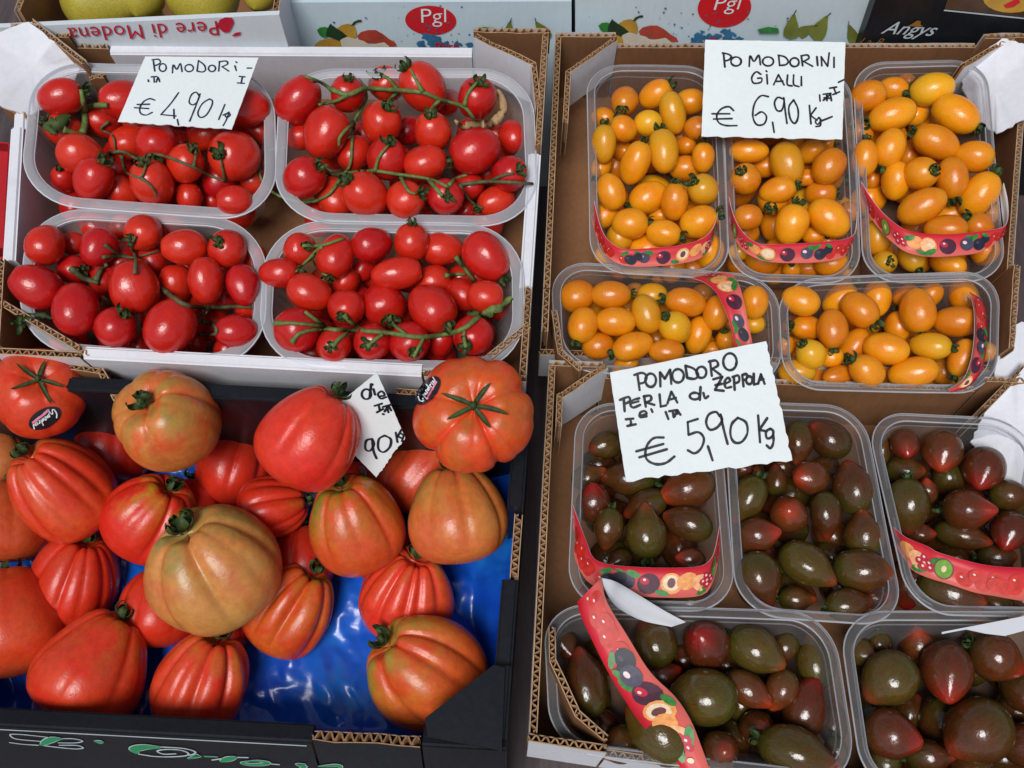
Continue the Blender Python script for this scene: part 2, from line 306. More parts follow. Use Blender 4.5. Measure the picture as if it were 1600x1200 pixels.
class Crate:
    def __init__(s, name, pl, bl, br, fr, fl, h, outer, inner, profs, label, cat='crate', group=None, t=.0052, base=None, cmod=None):
        s.o = empty(name, label, cat, group); s.pl = pl; s.dn = -pl.nn; s.h = h
        s.c = [pl.at(*p) for p in (bl, br, fr, fl)]
        if cmod:
            for k_, y_ in cmod.items(): p = s.c[k_]; s.c[k_] = Vector((p.x, y_, (pl.d + pl.n.y * -y_ - pl.n.x * p.x) / pl.n.z))
        BL, BR, FR, FL = s.c
        cen = (BL + BR + FR + FL) / 4
        for i, (a, b) in enumerate(((BL, BR), (BR, FR), (FR, FL), (FL, BL))):
            if profs[i] is None: continue
            inw = s.dn.cross((b - a).normalized()).normalized()
            if inw.dot(cen - a) < 0: inw = -inw
            d = (b - a).normalized(); a2, b2 = (a + d * (t + .0004), b - d * (t + .0004)) if i % 2 else (a, b)
            wall(s.o, a2, b2, inw, s.dn, h, profs[i], outer, inner, t)
        floor_panel(s.o, [cen + (p - cen) * .985 for p in s.c], s.dn, h, base or inner)
    def gusset(s, A, B, h, outer, inner, drop=0., torn=True, seg=None):
        a = s.pl.at(*A) + s.dn * drop; b = s.pl.at(*B) + s.dn * drop; cen = sum(s.c, Vector()) / 4
        inw = s.dn.cross((b - a).normalized()).normalized()
        if inw.dot(cen - a) < 0: inw = -inw
        return wall(s.o, a, b, inw, s.dn, h, [(0, 1, 0, 'torn' if torn else 'cut')], outer, inner, .0048, 'corner_flap')
    def plate(s, poly, dz, mat, name='corner_flap', th=.004):
        mb = MB(); pts = []; dzs = dz if isinstance(dz, (list, tuple)) else [dz] * len(poly); n = len(poly)
        for i in range(n):
            a = s.pl.up(dzs[i]).at(*poly[i]); b = s.pl.up(dzs[(i + 1) % n]).at(*poly[(i + 1) % n]); k = 7 if th < .003 else 1
            for j in range(k):
                e = .0011 if th < .003 and j else 0; pts.append(a.lerp(b, j / k) + Vector((random.uniform(-e, e), random.uniform(-e, e), 0)))
        m = len(pts); c = sum(pts, Vector()) / m; o_ = s.dn * th
        mid = [c.lerp(p, .5) for p in pts]
        for f_, sg in ((Vector(), 1), (o_, -1)):
            P_ = [c + f_] + [p + f_ for p in mid] + [p + f_ for p in pts]; F_ = [(0, 1 + i, 1 + (i + 1) % m) for i in range(m)] + [(1 + i, 1 + m + i, 1 + m + (i + 1) % m, 1 + (i + 1) % m) for i in range(m)]
            mb.add(P_, [f if sg > 0 else f[::-1] for f in F_])
        mb.add(pts + [p + o_ for p in pts], [(i, (i + 1) % m, m + (i + 1) % m, m + i) for i in range(m)]); return mb.build(name, mat, s.o, th < .003)

RW = PR.up(.008); YW = PY.up(.012); KW = PK.up(.014); BW = PB.up(0)
red = Crate('tomato_crate', RW, (16, 36), (858, 42), (822, 592), (-18, 548), .085, 'white_board', 'kraft',
    [[(0, .055, 0, 'cut'), (.057, .10, .010, 'torn'), (.102, .16, .022, 'torn'), (.165, .855, .025, 'lip'), (.86, 1, 0, 'torn')], [(0, .36, 0, 'torn'), (.365, .76, .012, 'lip'), (.765, 1, .004, 'torn')],
     [(0, .19, .004, 'torn'), (.195, .83, .006, 'lip'), (.835, 1, .006, 'cut')], [(0, .25, .004, 'cut'), (.255, .68, .010, 'lip'), (.685, 1, .014, 'lip')]],
    'white cardboard crate holding four punnets of red tomatoes on the vine', base='kraft')
red.gusset((745, 50), (838, 96), .05, 'kraft', 'white_board')
red.gusset((838, 96), (846, 165), .05, 'kraft', 'white_board')
red.gusset((44, 34), (128, 100), .075, 'kraft', 'white_board', torn=False)
red.gusset((128, 100), (152, 98), .06, 'kraft', 'kraft', drop=.012)
red.gusset((-14, 150), (36, 172), .05, 'kraft', 'white_board', drop=.012)
red.gusset((768, 556), (830, 505), .045, 'kraft', 'kraft', drop=.004)
red.gusset((-10, 470), (130, 553), .045, 'kraft', 'white_board', drop=.004)
red.plate([(44, 34), (84, 64), (126, 99), (110, 150), (44, 182), (-22, 156), (-22, 58)], [.003, .001, -.016, -.026, -.016, .001, .003], 'white_board', th=.0015)
yel = Crate('tomato_crate', YW, (868, 50), (1622, 50), (1604, 640), (846, 575), .085, 'white_board', 'kraft',
    [[(0, .125, 0, 'cut'), (.13, .885, .014, 'cut'), (.89, 1, 0, 'torn')], [(0, .2, 0, 'torn'), (.205, .75, .014, 'cut'), (.755, 1, 0, 'torn')], [(0, 1, .035, 'cut')], [(0, .13, .0, 'cut'), (.135, 1, .0, 'cut')]],
    'kraft cardboard crate holding five punnets of yellow tomatoes', cmod={2: .352, 3: .366})
yel.gusset((884, 108), (960, 54), .05, 'kraft', 'white_board'); yel.gusset((879, 190), (884, 108), .05, 'kraft', 'white_board')
yel.gusset((1502, 98), (1582, 52), .055, 'kraft', 'white_board')
yel.plate([(1500, 104), (1566, 60), (1612, 72), (1612, 182), (1558, 208), (1530, 190), (1505, 140)], [-.022, .0, .002, .0, -.016, -.028, -.032], 'white_board', th=.0015)
yel.plate([(1568, 510), (1616, 500), (1616, 566), (1590, 600), (1560, 612), (1554, 570)], -.022, 'white_board', th=.0015)
yel.gusset((862, 478), (872, 545), .03, 'kraft', 'white_board', drop=.006); yel.gusset((872, 545), (905, 575), .03, 'kraft', 'white_board', drop=.006)
drk = Crate('tomato_crate', KW, (858, 562), (1668, 590), (1760, 1300), (826, 1158), .085, 'white_board', 'kraft',
    [[(0, .105, 0, 'cut'), (.11, .84, .018, 'cut'), (.845, 1, 0, 'torn')], [(0, 1, 0, 'cut')], [(0, .86, .022, 'cut'), (.865, 1, 0, 'torn')], [(0, 1, 0, 'cut')]],
    'kraft cardboard crate holding five punnets of dark brown tomatoes')
drk.gusset((870, 614), (945, 566), .055, 'kraft', 'white_board'); drk.gusset((868, 665), (870, 614), .055, 'kraft', 'white_board')
drk.gusset((857, 978), (858, 1032), .05, 'kraft', 'kraft'); drk.gusset((858, 1032), (898, 1118), .05, 'kraft', 'kraft'); drk.gusset((898, 1118), (944, 1158), .05, 'kraft', 'kraft')
drk.gusset((1544, 640), (1612, 570), .055, 'white_board', 'white_board'); 
drk.plate([(1600, 574), (1540, 642), (1516, 690), (1580, 770), (1640, 790), (1660, 600)], [.002, -.022, -.036, -.036, -.02, .002], 'white_board', th=.0015)
blk = Crate('beef_tomato_crate', BW, (-150, 560), (826, 596), (790, 1172), (-150, 1122), .105, 'black_board', 'dark_board',
    [[(0, 1, -.050, 'lip')], [(0, .28, -.012, 'lip'), (.285, .50, .0, 'torn'), (.505, .78, .006, 'lip'), (.785, 1, .0, 'lip')],
     None, [(0, 1, 0, 'lip')]],
    'black glossy cardboard crate with blue lining holding large ribbed tomatoes', t=.0062, base='dark_board', cmod={0: .3355, 1: .306})
# its front panel slopes out towards the viewer
FRC, FLC = blk.c[2], blk.c[3]; dnf = (blk.dn + Vector((0, -.36, 0))).normalized(); inwf = dnf.cross((FLC - FRC).normalized()).normalized(); inwf = inwf if inwf.y > 0 else -inwf
wall(blk.o, FRC, FLC, inwf, dnf, .112, [(0, .137, 0, 'lip'), (.141, .318, -.0015, 'torn'), (.322, 1, .004, 'lip')], 'black_board', 'dark_board', .0072)
blk.pl = BW.up(.049); blk.gusset((100, 566), (160, 574), .05, 'kraft', 'kraft'); blk.gusset((160, 574), (196, 640), .05, 'kraft', 'kraft')
blk.gusset((620, 606), (704, 612), .07, 'kraft', 'kraft', torn=False); blk.pl = BW 
blk.plate([(771, 1039), (789, 1043), (784, 1172), (668, 1152), (664, 1122)], .004, 'black_board', 'corner_cap', .005)

# lettering on the black crate's front: green script outlined in pale green
fn = (FLC - FRC).cross(dnf).normalized(); fn = fn if fn.y < 0 else -fn
fpl = plane_from(FRC + fn * .0006, fn)
LOGO = [('u', [(520, 350), (300, 325), (160, 315), (105, 322), (170, 365), (430, 390)], 9, 0), ('u', [(640, 362), (560, 365), (480, 395), (430, 430)], 34, 1),
        ('u', [(400, 430), (240, 420), (100, 402)], 9, 0), ('u', [(640, 362), (760, 362), (860, 385), (790, 405), (610, 405)], 9, 0), ('u', [(430, 430), (600, 452), (780, 468), (865, 458), (800, 432), (620, 430)], 10, 0),
        ('u', [(980, 386), (1040, 395), (1080, 402)], 22, 1),
        ('t', [(240, 225), (120, 222), (45, 240), (70, 270)], 30, 1), ('t', [(80, 275), (200, 292), (330, 294), (430, 285), (440, 265), (380, 245), (280, 240), (215, 252), (260, 274), (350, 272)], 8, 0),
        ('t', [(240, 222), (400, 232), (490, 255), (480, 275), (430, 285)], 8, 0), ('t', [(470, 290), (520, 285), (440, 308)], 14, 1), ('t', [(560, 292), (660, 296)], 14, 1),
        ('t', [(800, 296), (740, 310), (680, 330)], 24, 1), ('t', [(620, 318), (760, 300), (880, 300)], 9, 0), ('t', [(900, 325), (840, 338), (880, 350), (980, 350), (1030, 338), (960, 325), (900, 325)], 14, 1), ('t', [(1030, 345), (1110, 352)], 8, 0),
        ('t', [(1310, 350), (1250, 350), (1300, 366), (1260, 380)], 14, 1), ('t', [(1400, 366), (1540, 358), (1570, 380)], 14, 1)]
wm, gm = MB(), MB()
for c, pts, wd, g in LOGO:
    q = catmull([fpl.at(*X(c, *p)) for p in pts], 5); pxs = CROPS[c][2] * .00082
    ribbon(wm, q, wd * pxs * 1.35 + .0016 if g else wd * pxs, fn, 0, taper=bool(g))
    if g: ribbon(gm, [p + fn * .0002 for p in q], wd * pxs * 1.35, fn, 0, taper=True)
q = [fpl.at(*X('t', *p)) + blk.dn * .0 for p in [(-900, 60), (0, 170), (700, 230), (1300, 262)]]
dL = (FLC - FRC); q = [FRC + dL * u + dnf * .0066 + fn * .0012 for u in (.33, .99)]; ribbon(wm, q, .0011, fn)
wm.build('lettering_outline', 'print_silver', blk.o)['kind'] = 'stuff'; gm.build('lettering', 'print_green', blk.o)['kind'] = 'stuff'

# supports under the raised crates
def support(c, name='display_stand'):
    mb = MB(); cen = sum(c.c, Vector()) / 4; q = [cen + (p - cen) * .93 + c.dn * (c.h + .0055) for p in c.c]
    mb.add([Vector((p.x, p.y, .0005)) for p in q] + q, [(0, 1, 2, 3), (7, 6, 5, 4), (0, 4, 5, 1), (1, 5, 6, 2), (2, 6, 7, 3), (3, 7, 4, 0)])
    tag(mb.build(name, 'wood_table'), kind='structure')
for c in (red, yel, drk, blk): support(c)

# ------------------------------------------------------------------ boxes behind
YB = RW.at(450, 78).y
YB2 = YW.at(1240, 74).y
YBK = max(YB, YB2) + .035
def back_box(name, px, Y, lean, depth, mat, label, top=None, cat='box'):
    """px: TL,TR,BR,BL of the front face in the photograph"""
    o = empty(name, label, cat); f = [vert_at(*p, Y, lean) for p in px]; f[2] = Vector((f[2].x, f[2].y, f[2].z)); 
    for i, j in ((3, 0), (2, 1)):
        d = (f[i] - f[j]); k = (f[j].z - .002) / -d.z; f[i] = f[j] + d * k
    back = [p + Vector((0, depth, 0)) for p in f]; t = .006; mb = MB()
    mb.prism(f, Vector((0, t, 0))); mb.build('front_panel', mat, o)
    mb = MB(); mb.prism([f[0] + Vector((0, t, 0)), f[3] + Vector((0, t, 0)), back[3], back[0]], Vector((t, 0, 0))); mb.build('side_panel', top or mat, o)
    mb = MB(); mb.prism([f[1] + Vector((0, t, 0)), f[2] + Vector((0, t, 0)), back[2], back[1]], Vector((-t, 0, 0))); mb.build('side_panel', top or mat, o)
    return o, f
def flat(o, name, mat, poly, Y, lean, dz=.0006):
    mb = MB(); P = [vert_at(*p, Y - dz, lean) for p in poly]; mb.add(P, [tuple(range(len(P)))]); return mb.build(name, mat, o)
def pgl_box(px, ox, oy, ell, label, right=True, splash=(690, 66)):
    Y, ln = YBK, 0.
    o, f = back_box('fruit_box', px, Y, ln, .25, 'box_white_face', label)
    mb = MB(); mb.prism([f[0] + Vector((0, .0065, 0)), f[1] + Vector((0, .0065, 0)), f[1] + Vector((0, .25, 0)), f[0] + Vector((0, .25, 0))], Vector((0, 0, -.005))); mb.build('lid', 'box_white', o)
    F = lambda n, m, poly, dz=.0006: flat(o, n, m, poly, Y, ln, dz)
    sh = lambda pts: [(x + ox, y + oy) for x, y in pts]
    F('printed_pear', 'print_pear', sh([(492, 70), (500, 63), (515, 60), (530, 62), (540, 70), (540, 76), (492, 76)]))
    F('printed_pear', 'print_pear', sh([(527, 44), (534, 39), (545, 37), (554, 41), (557, 50), (557, 58), (548, 62), (540, 60), (532, 54)]), .0008)
    F('printed_stem', 'print_darkleaf', sh([(548, 40), (553, 34), (560, 31), (565, 31), (565, 34), (558, 35), (552, 40)]), .001)
    F('printed_leaf', 'print_leaf', sh([(495, 47), (500, 43), (508, 42), (514, 44), (513, 58), (507, 60), (499, 55)]), .001)
    F('printed_leaf', 'print_darkleaf', sh([(516, 37), (524, 43), (535, 50), (543, 57), (534, 61), (530, 64), (520, 60), (509, 56), (511, 46)]), .0012)
    F('printed_pear', 'print_redpear', sh([(558, 56), (564, 50), (575, 47), (587, 47), (598, 53), (608, 61), (617, 66), (620, 72), (612, 73), (590, 68), (570, 67), (560, 61)]), .0008)
    F('printed_slice', 'print_slice', sh([(531, 61), (540, 57), (553, 60), (568, 64), (578, 70), (600, 66), (608, 72), (608, 76), (535, 76)]), .0012)
    ex, ey, ea, eb, er = ell
    F('printed_oval', 'print_red', circ(ex, ey, ea, eb, 40, rad(er)))
    p0 = vert_at(ex + 5, ey - 4, Y - .0012); word('Pgl', 'print_white', 'printed_word', o, p0, Vector((1, 0, .03)).normalized(), Vector((-.03, 0, 1)).normalized(), 41 * (p0 - CAM).dot(FW) / FPX, 0.08, 1.0, -.006)
    sx, sy = splash; rs = random.Random(ox + 3)
    def blob(cx, cy, r, k=.4):
        n = 11; return [(cx + r * (1 + rs.uniform(-k, k)) * math.cos(2 * math.pi * i / n) * 1.3, cy + r * (1 + rs.uniform(-k, k)) * math.sin(2 * math.pi * i / n)) for i in range(n)]
    mb = MB()
    for i in range(26): mb.add([vert_at(*p, Y - .0006 - .00002 * i) for p in blob(sx + rs.gauss(0, 22), sy + rs.gauss(2, 5), rs.uniform(2, 6), .55)], [tuple(range(11))])
    for i in range(46): mb.add([vert_at(*p, Y - .0006 - .00002 * i) for p in blob(sx + rs.gauss(-20, 70), sy - abs(rs.gauss(0, 26)), rs.uniform(.5, 1.5))], [tuple(range(11))])
    mb.build('printed_splash', 'print_blue', o)['kind'] = 'stuff'
    word('Pere', 'print_crimson', 'printed_word', o, vert_at(sx + 8, sy + 6, Y - .0018), Vector((1, 0, 0)), Vector((0, 0, 1)), .022, .15, 1., .01)
    if right:
        for gx, gy, sc_, fl in right:
            prof = [(0, -20), (4, -18), (7, -10), (12, 0), (15, 12), (14, 24), (0, 30), (-14, 24), (-15, 12), (-11, 0), (-6, -10), (-3, -18)]
            a = rad(fl); F('printed_pear', 'print_greenpear', [(gx + sc_ * (x * math.cos(a) - y * math.sin(a)), gy + sc_ * (x * math.sin(a) + y * math.cos(a))) for x, y in prof], .0007 + .0002 * (gx % 7))
            F('printed_stem', 'print_darkleaf', [(gx + sc_ * (x * math.cos(a) - y * math.sin(a)), gy + sc_ * (x * math.sin(a) + y * math.cos(a))) for x, y in [(-1, -18), (1, -18), (5, -28), (3, -29)]], .0026)
        F('printed_leaf', 'print_leaf', [(right[0][0] - 55, 46), (right[0][0] - 38, 42), (right[0][0] - 22, 44), (right[0][0] - 20, 52), (right[0][0] - 50, 52)], .0024)
    return o
pgl_box([(452, 4), (893, 2), (893, 76), (452, 76)], 0, 0, (673, 32, 40, 23, 3), 'white fruit box with red oval and printed pears behind the red tomatoes', [(795, 48, .7, 5), (845, 46, .7, -35)])
pgl_box([(899, -6), (1362, -8), (1346, 72), (899, 76)], 440, -7, (1132, 12, 42, 31, -6), 'white fruit box with tilted red oval behind the yellow tomatoes', [(1238, 38, .8, 8), (1284, 40, .85, 28), (1262, 46, .6, 60), (1330, 50, .6, -20)], (1118, 58))
ang, f = back_box('fruit_box', [(1378, -30), (1780, -30), (1800, 90), (1342, 74)], YBK - .012, 0., .25, 'black_board', 'black glossy fruit box with silver word and picture panel at upper right')
YA = YBK - .012
word('Angys', 'print_silver', 'printed_word', ang, vert_at(1421, 48, YA - .001), Vector((1, 0, -.06)).normalized(), Vector((.06, 0, 1)).normalized(), .0485, .35, 1.0, .004)
flat(ang, 'picture_panel', 'print_brown', [(1476, 14), (1486, -20), (1720, -20), (1720, 40)], YA, 0)
flat(ang, 'picture_border', 'print_silver', [(1476, 15), (1720, 40), (1720, 42), (1474, 17)], YA, 0, .001)
flat(ang, 'printed_fruit', 'print_pear', circ(1580, -2, 44, 22, 20), YA, 0, .0009); flat(ang, 'printed_fruit', 'print_red', [(1568, 8), (1580, 2), (1592, -4), (1594, 4), (1584, 11), (1572, 13)], YA, 0, .0012)
flat(ang, 'printed_bird', 'print_gold', [(1418, 41), (1426, 37), (1433, 32), (1439, 33), (1438, 38), (1442, 41), (1432, 42), (1425, 41)], YA, 0, .001)
word('La R', 'print_gold', 'printed_word', ang, vert_at(1362, 65, YA - .001), Vector((1, 0, -.04)).normalized(), Vector((.04, 0, 1)).normalized(), .021, .35, 1.1, -.006)

# pear crate
YP = YB + .028
pr = empty('pear_crate', 'white crate printed with upside-down red lettering, holding pears', 'crate')
TL, TR = vert_at(-40, 45, YP), vert_at(436, 23, YP)
mb = MB(); mb.prism([TL, TR, Vector((TR.x + .004, TR.y, .002)), Vector((TL.x, TL.y, .002))], Vector((0, .005, 0))); mb.build('front_panel', 'box_white', pr)
rt = (TR - TL).normalized(); upv = Vector((-rt.z, 0, rt.x))
word('Pere di Modena', 'print_crimson', 'printed_word', pr, vert_at(226, 49, YP - .0012), -rt, -upv, .128, .22, 1.06, .0, 1.1)
mb = MB(); P = lambda x, y: vert_at(x, y, YP - .0012); mb.add([P(*p) for p in [(339, 42), (343, 31), (352, 27), (363, 28), (365, 36), (362, 42), (358, 50), (350, 51), (344, 46)]], [tuple(range(9))])
mb.add([P(*p) for p in [(362, 56), (368, 51), (377, 50), (374, 55), (366, 57)]], [tuple(range(5))]); mb.build('printed_pear', 'print_crimson', pr)
D = Vector((0, .3, 0)); dn = Vector((0, 0, -1))
for (a, b, inw) in ((TR + Vector((-.001, .006, 0)), TR + D, Vector((-1, 0, 0))), (vert_at(22, 30, YP) + Vector((0, .006, .004)), vert_at(22, 30, YP) + D, Vector((1, 0, 0)))):
    wall(pr, a, b, inw, dn, a.z - .01, [(0, 1, 0, 'cut')], 'white_board', 'kraft')
mb = MB(); mb.prism([Vector((TL.x, YP + .006, .12)), Vector((TR.x - .008, YP + .006, .12)), Vector((TR.x - .008, YP + .3, .12)), Vector((TL.x, YP + .3, .12))], Vector((0, 0, -.005))); mb.build('base', 'kraft', pr)
mb = MB(); mb.prism([Vector((TL.x, YP + .3, .01)), Vector((TR.x, YP + .3, .01)), Vector((TR.x, YP + .3, TL.z + .03)), Vector((TL.x, YP + .3, TL.z + .03))], Vector((0, .005, 0))); mb.build('back_panel', 'kraft', pr)
def pear_mesh():
    mb = MB(); n, m = 28, 18; prof = []
    for j in range(m + 1):
        t = j / m; z = -1 + 2.5 * t; r = math.sin(math.pi * min(1, t * 1.02)) ** .6 * (1 - .58 * max(0, (t - .38)) / .62) if t < .99 else .05
        prof.append((r, z))
    vs = [(r * math.cos(2 * math.pi * k / n), r * math.sin(2 * math.pi * k / n), z) for r, z in prof for k in range(n)]
    mb.add(vs, [(j * n + k, j * n + (k + 1) % n, (j + 1) * n + (k + 1) % n, (j + 1) * n + k) for j in range(m) for k in range(n)]); return mb.mesh('pear', ['pear_skin'], True)
PM = pear_mesh()
for (px, py, r, axis, lab) in ((150, 2, 58, (1, -.2, .1), 'large yellow pear nearest the left end of the pear crate'), (228, 26, 30, (-1, .1, -.3), 'small pear just above the word on the pear crate'),
                               (222, -6, 36, (.2, 1, .3), 'shaded yellow pear in the middle of the pear crate'), (318, -8, 60, (-.4, 1, .3), 'large green-yellow pear at the right of the pear crate'), (405, -10, 30, (.2, 1, .2), 'green pear tucked in the right corner of the pear crate')):
    o = bpy.data.objects.new('pear', PM); COL.objects.link(o); c = vert_at(px, py, YP + .055); R = r * (c - CAM).dot(FW) / FPX
    o.matrix_world = Matrix.Translation(c) @ Vector(axis).to_track_quat('Z', 'Y').to_matrix().to_4x4() @ Matrix.Diagonal((R, R, R, 1)); tag(o, lab, 'pear', 'pears in the crate behind')
    mb = MB(); mb.tube([Vector((0, 0, 1.42)), Vector((.04, 0, 1.6)), Vector((.12, .02, 1.8))], [.07, .05, .06], 6); s_ = mb.build('stem', 'vine_dull', o, True)

# red box beside the red crate at the far left
mb0 = empty('red_box', 'red box edge at far left beside the white crate', 'box')
pl = PR.up(-.02); q = [pl.at(*p) for p in ((-60, 214), (17, 222), (8, 405), (-75, 400))]
for i in range(4):
    a, b = q[i], q[(i + 1) % 4]; inw = (-pl.nn).cross((b - a).normalized()); inw = inw if inw.dot(sum(q, Vector()) / 4 - a) > 0 else -inw
    wall(mb0, a, b, inw.normalized(), -pl.nn, .10, [(0, 1, 0, 'lip')], 'red_board', 'red_board', .006, 'panel', False)
mb = MB(); mb.prism([p - pl.nn * .004 for p in q], -pl.nn * .004); mb.build('lid', 'red_board', mb0)

# ------------------------------------------------------------------ blue film lining
def facet(x, y, sc_, seed):      # crumpled sheet: flat facets between random knots, sharp creases between them
    x, y = x / sc_ + y / sc_ * .35, y / sc_; i, j = math.floor(x), math.floor(y); fx, fy = x - i, y - j
    h = lambda a, b: random.Random(a * 7919 + b * 104729 + seed).random()
    if fx + fy < 1: return h(i, j) * (1 - fx - fy) + h(i + 1, j) * fx + h(i, j + 1) * fy
    return h(i + 1, j + 1) * (fx + fy - 1) + h(i + 1, j) * (1 - fy) + h(i, j + 1) * (1 - fx)
mb = MB(); nx, ny = 190, 140; BL, BR, FR, FL = [p + (sum(blk.c, Vector()) / 4 - p) * .030 for p in blk.c]
vs = []
for j in range(ny + 1):
    for i in range(nx + 1):
        u, v = i / nx, j / ny; p = BL.lerp(BR, u).lerp(FL.lerp(FR, u), v); z = .064
        e = min(u, 1 - u, v, 1 - v); z += .030 * max(0, 1 - e / .07) ** 1.5
        q = Vector((p.x * 14, p.y * 14, 0)); cr = abs(noise.noise(q * 1.0)) + .5 * abs(noise.noise(q * 2.3 + Vector((5, 1, 2)))) + .22 * abs(noise.noise(q * 5.2))
        vd = noise.voronoi(q * 1.3)[0]; wx, wy = p.x + .012 * noise.noise(q * .7), p.y + .012 * noise.noise(q * .7 + Vector((7, 7, 7))); z += .004 * cr + .013 * facet(wx, wy, .042, 1) + .007 * facet(wy + wx * .5, wx - wy * .4, .019, 5) + .0028 * facet(wx - .6 * wy, wy + wx * .3, .009, 9) - .012
        e2 = min(1, e / .02); vs.append((p.x, p.y, z))
mb.add(vs, [(j * (nx + 1) + i + 1, j * (nx + 1) + i, (j + 1) * (nx + 1) + i, (j + 1) * (nx + 1) + i + 1) for j in range(ny) for i in range(nx)])
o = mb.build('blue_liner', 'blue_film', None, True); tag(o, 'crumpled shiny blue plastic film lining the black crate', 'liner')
md = o.modifiers.new('thick', 'SOLIDIFY'); md.thickness = .0004

# ------------------------------------------------------------------ punnets
PUN = dict(A=('a', PR, [(48, 92), (425, 105), (432, 345), (33, 318)]), B=('b', PR, [(438, 106), (830, 106), (842, 350), (427, 345)]), C=('e', PR, [(45, 324), (415, 340), (412, 578), (22, 543)]), D=('f', PR, [(415, 344), (815, 350), (820, 580), (404, 576)]),
    Y1=('c', PY, [(918, 98), (1124, 103), (1140, 434), (924, 422)]), Y2=('d', PY, [(1130, 104), (1327, 108), (1348, 440), (1142, 436)]), Y3=('d', PY, [(1334, 97), (1540, 92), (1575, 435), (1352, 441)]),
    Y4=('g', PY, [(862, 405), (1215, 430), (1224, 600), (870, 574)]), Y5=('h', PY, [(1218, 437), (1562, 424), (1558, 612), (1226, 607)]),
    K1=('k', PK, [(902, 628), (1122, 628), (1150, 955), (888, 947)]), K2=('l', PK, [(1132, 628), (1347, 634), (1416, 978), (1154, 958)]), K3=('l', PK, [(1356, 642), (1605, 652), (1690, 962), (1422, 960)]),
    K4=('m', PK, [(850, 944), (1300, 956), (1342, 1228), (862, 1170)]), K5=('n', PK, [(1312, 956), (1700, 956), (1740, 1250), (1352, 1240)]))
PN = dict(A='upper left red punnet', B='upper right red punnet', C='lower left red punnet', D='lower right red punnet', Y1='back left yellow punnet', Y2='back middle yellow punnet', Y3='back right yellow punnet',
          Y4='front left yellow punnet', Y5='front right yellow punnet', K1='back left dark punnet', K2='back middle dark punnet', K3='back right dark punnet', K4='front left dark punnet', K5='front right dark punnet')
PLAB = dict(A='frosted plastic punnet of red tomatoes under the €4,90 price card', B='frosted plastic punnet of red tomatoes with long vine and dried leaf, beside cardboard corner', C='frosted plastic punnet of mostly stemless red tomatoes, lower left of the white crate', D='frosted plastic punnet of red tomatoes behind the upright ribbed tomato with sticker',
    Y1='clear punnet of yellow tomatoes left of the €6,90 card', Y2='clear punnet of yellow tomatoes below the €6,90 card', Y3='clear punnet of yellow tomatoes right of the €6,90 card, by white flap', Y4='wide clear punnet of yellow tomatoes just above the €5,90 card', Y5='wide clear punnet of yellow tomatoes at front right of the yellow crate',
    K1='clear punnet of dark tomatoes with red band, below the €5,90 card', K2='clear punnet of dark tomatoes without visible band, between two banded punnets', K3='clear punnet of dark tomatoes at right edge with red band across it', K4='wide clear punnet of dark tomatoes with red band twisted over one corner', K5='wide clear punnet of dark tomatoes in the bottom right corner')
FLOOR = {}
def rounded(w_, d_, r, n=10):
    pts = []
    for (sx, sy, a0) in ((1, 1, 0), (-1, 1, 90), (-1, -1, 180), (1, -1, 270)):
        for i in range(n + 1):
            a = rad(a0 + 90 * i / n); pts.append((sx * (w_ - r) + r * math.cos(a), sy * (d_ - r) + r * math.sin(a)))
    out = []          # densify straight runs so the ribs can be modelled
    for i, p in enumerate(pts):
        q = pts[(i + 1) % len(pts)]; out.append(p); L = math.hypot(q[0] - p[0], q[1] - p[1])
        k = 14 if L > .02 else 0
        for j in range(1, k): out.append((p[0] + (q[0] - p[0]) * j / k, p[1] + (q[1] - p[1]) * j / k))
    return out
PFR = {}
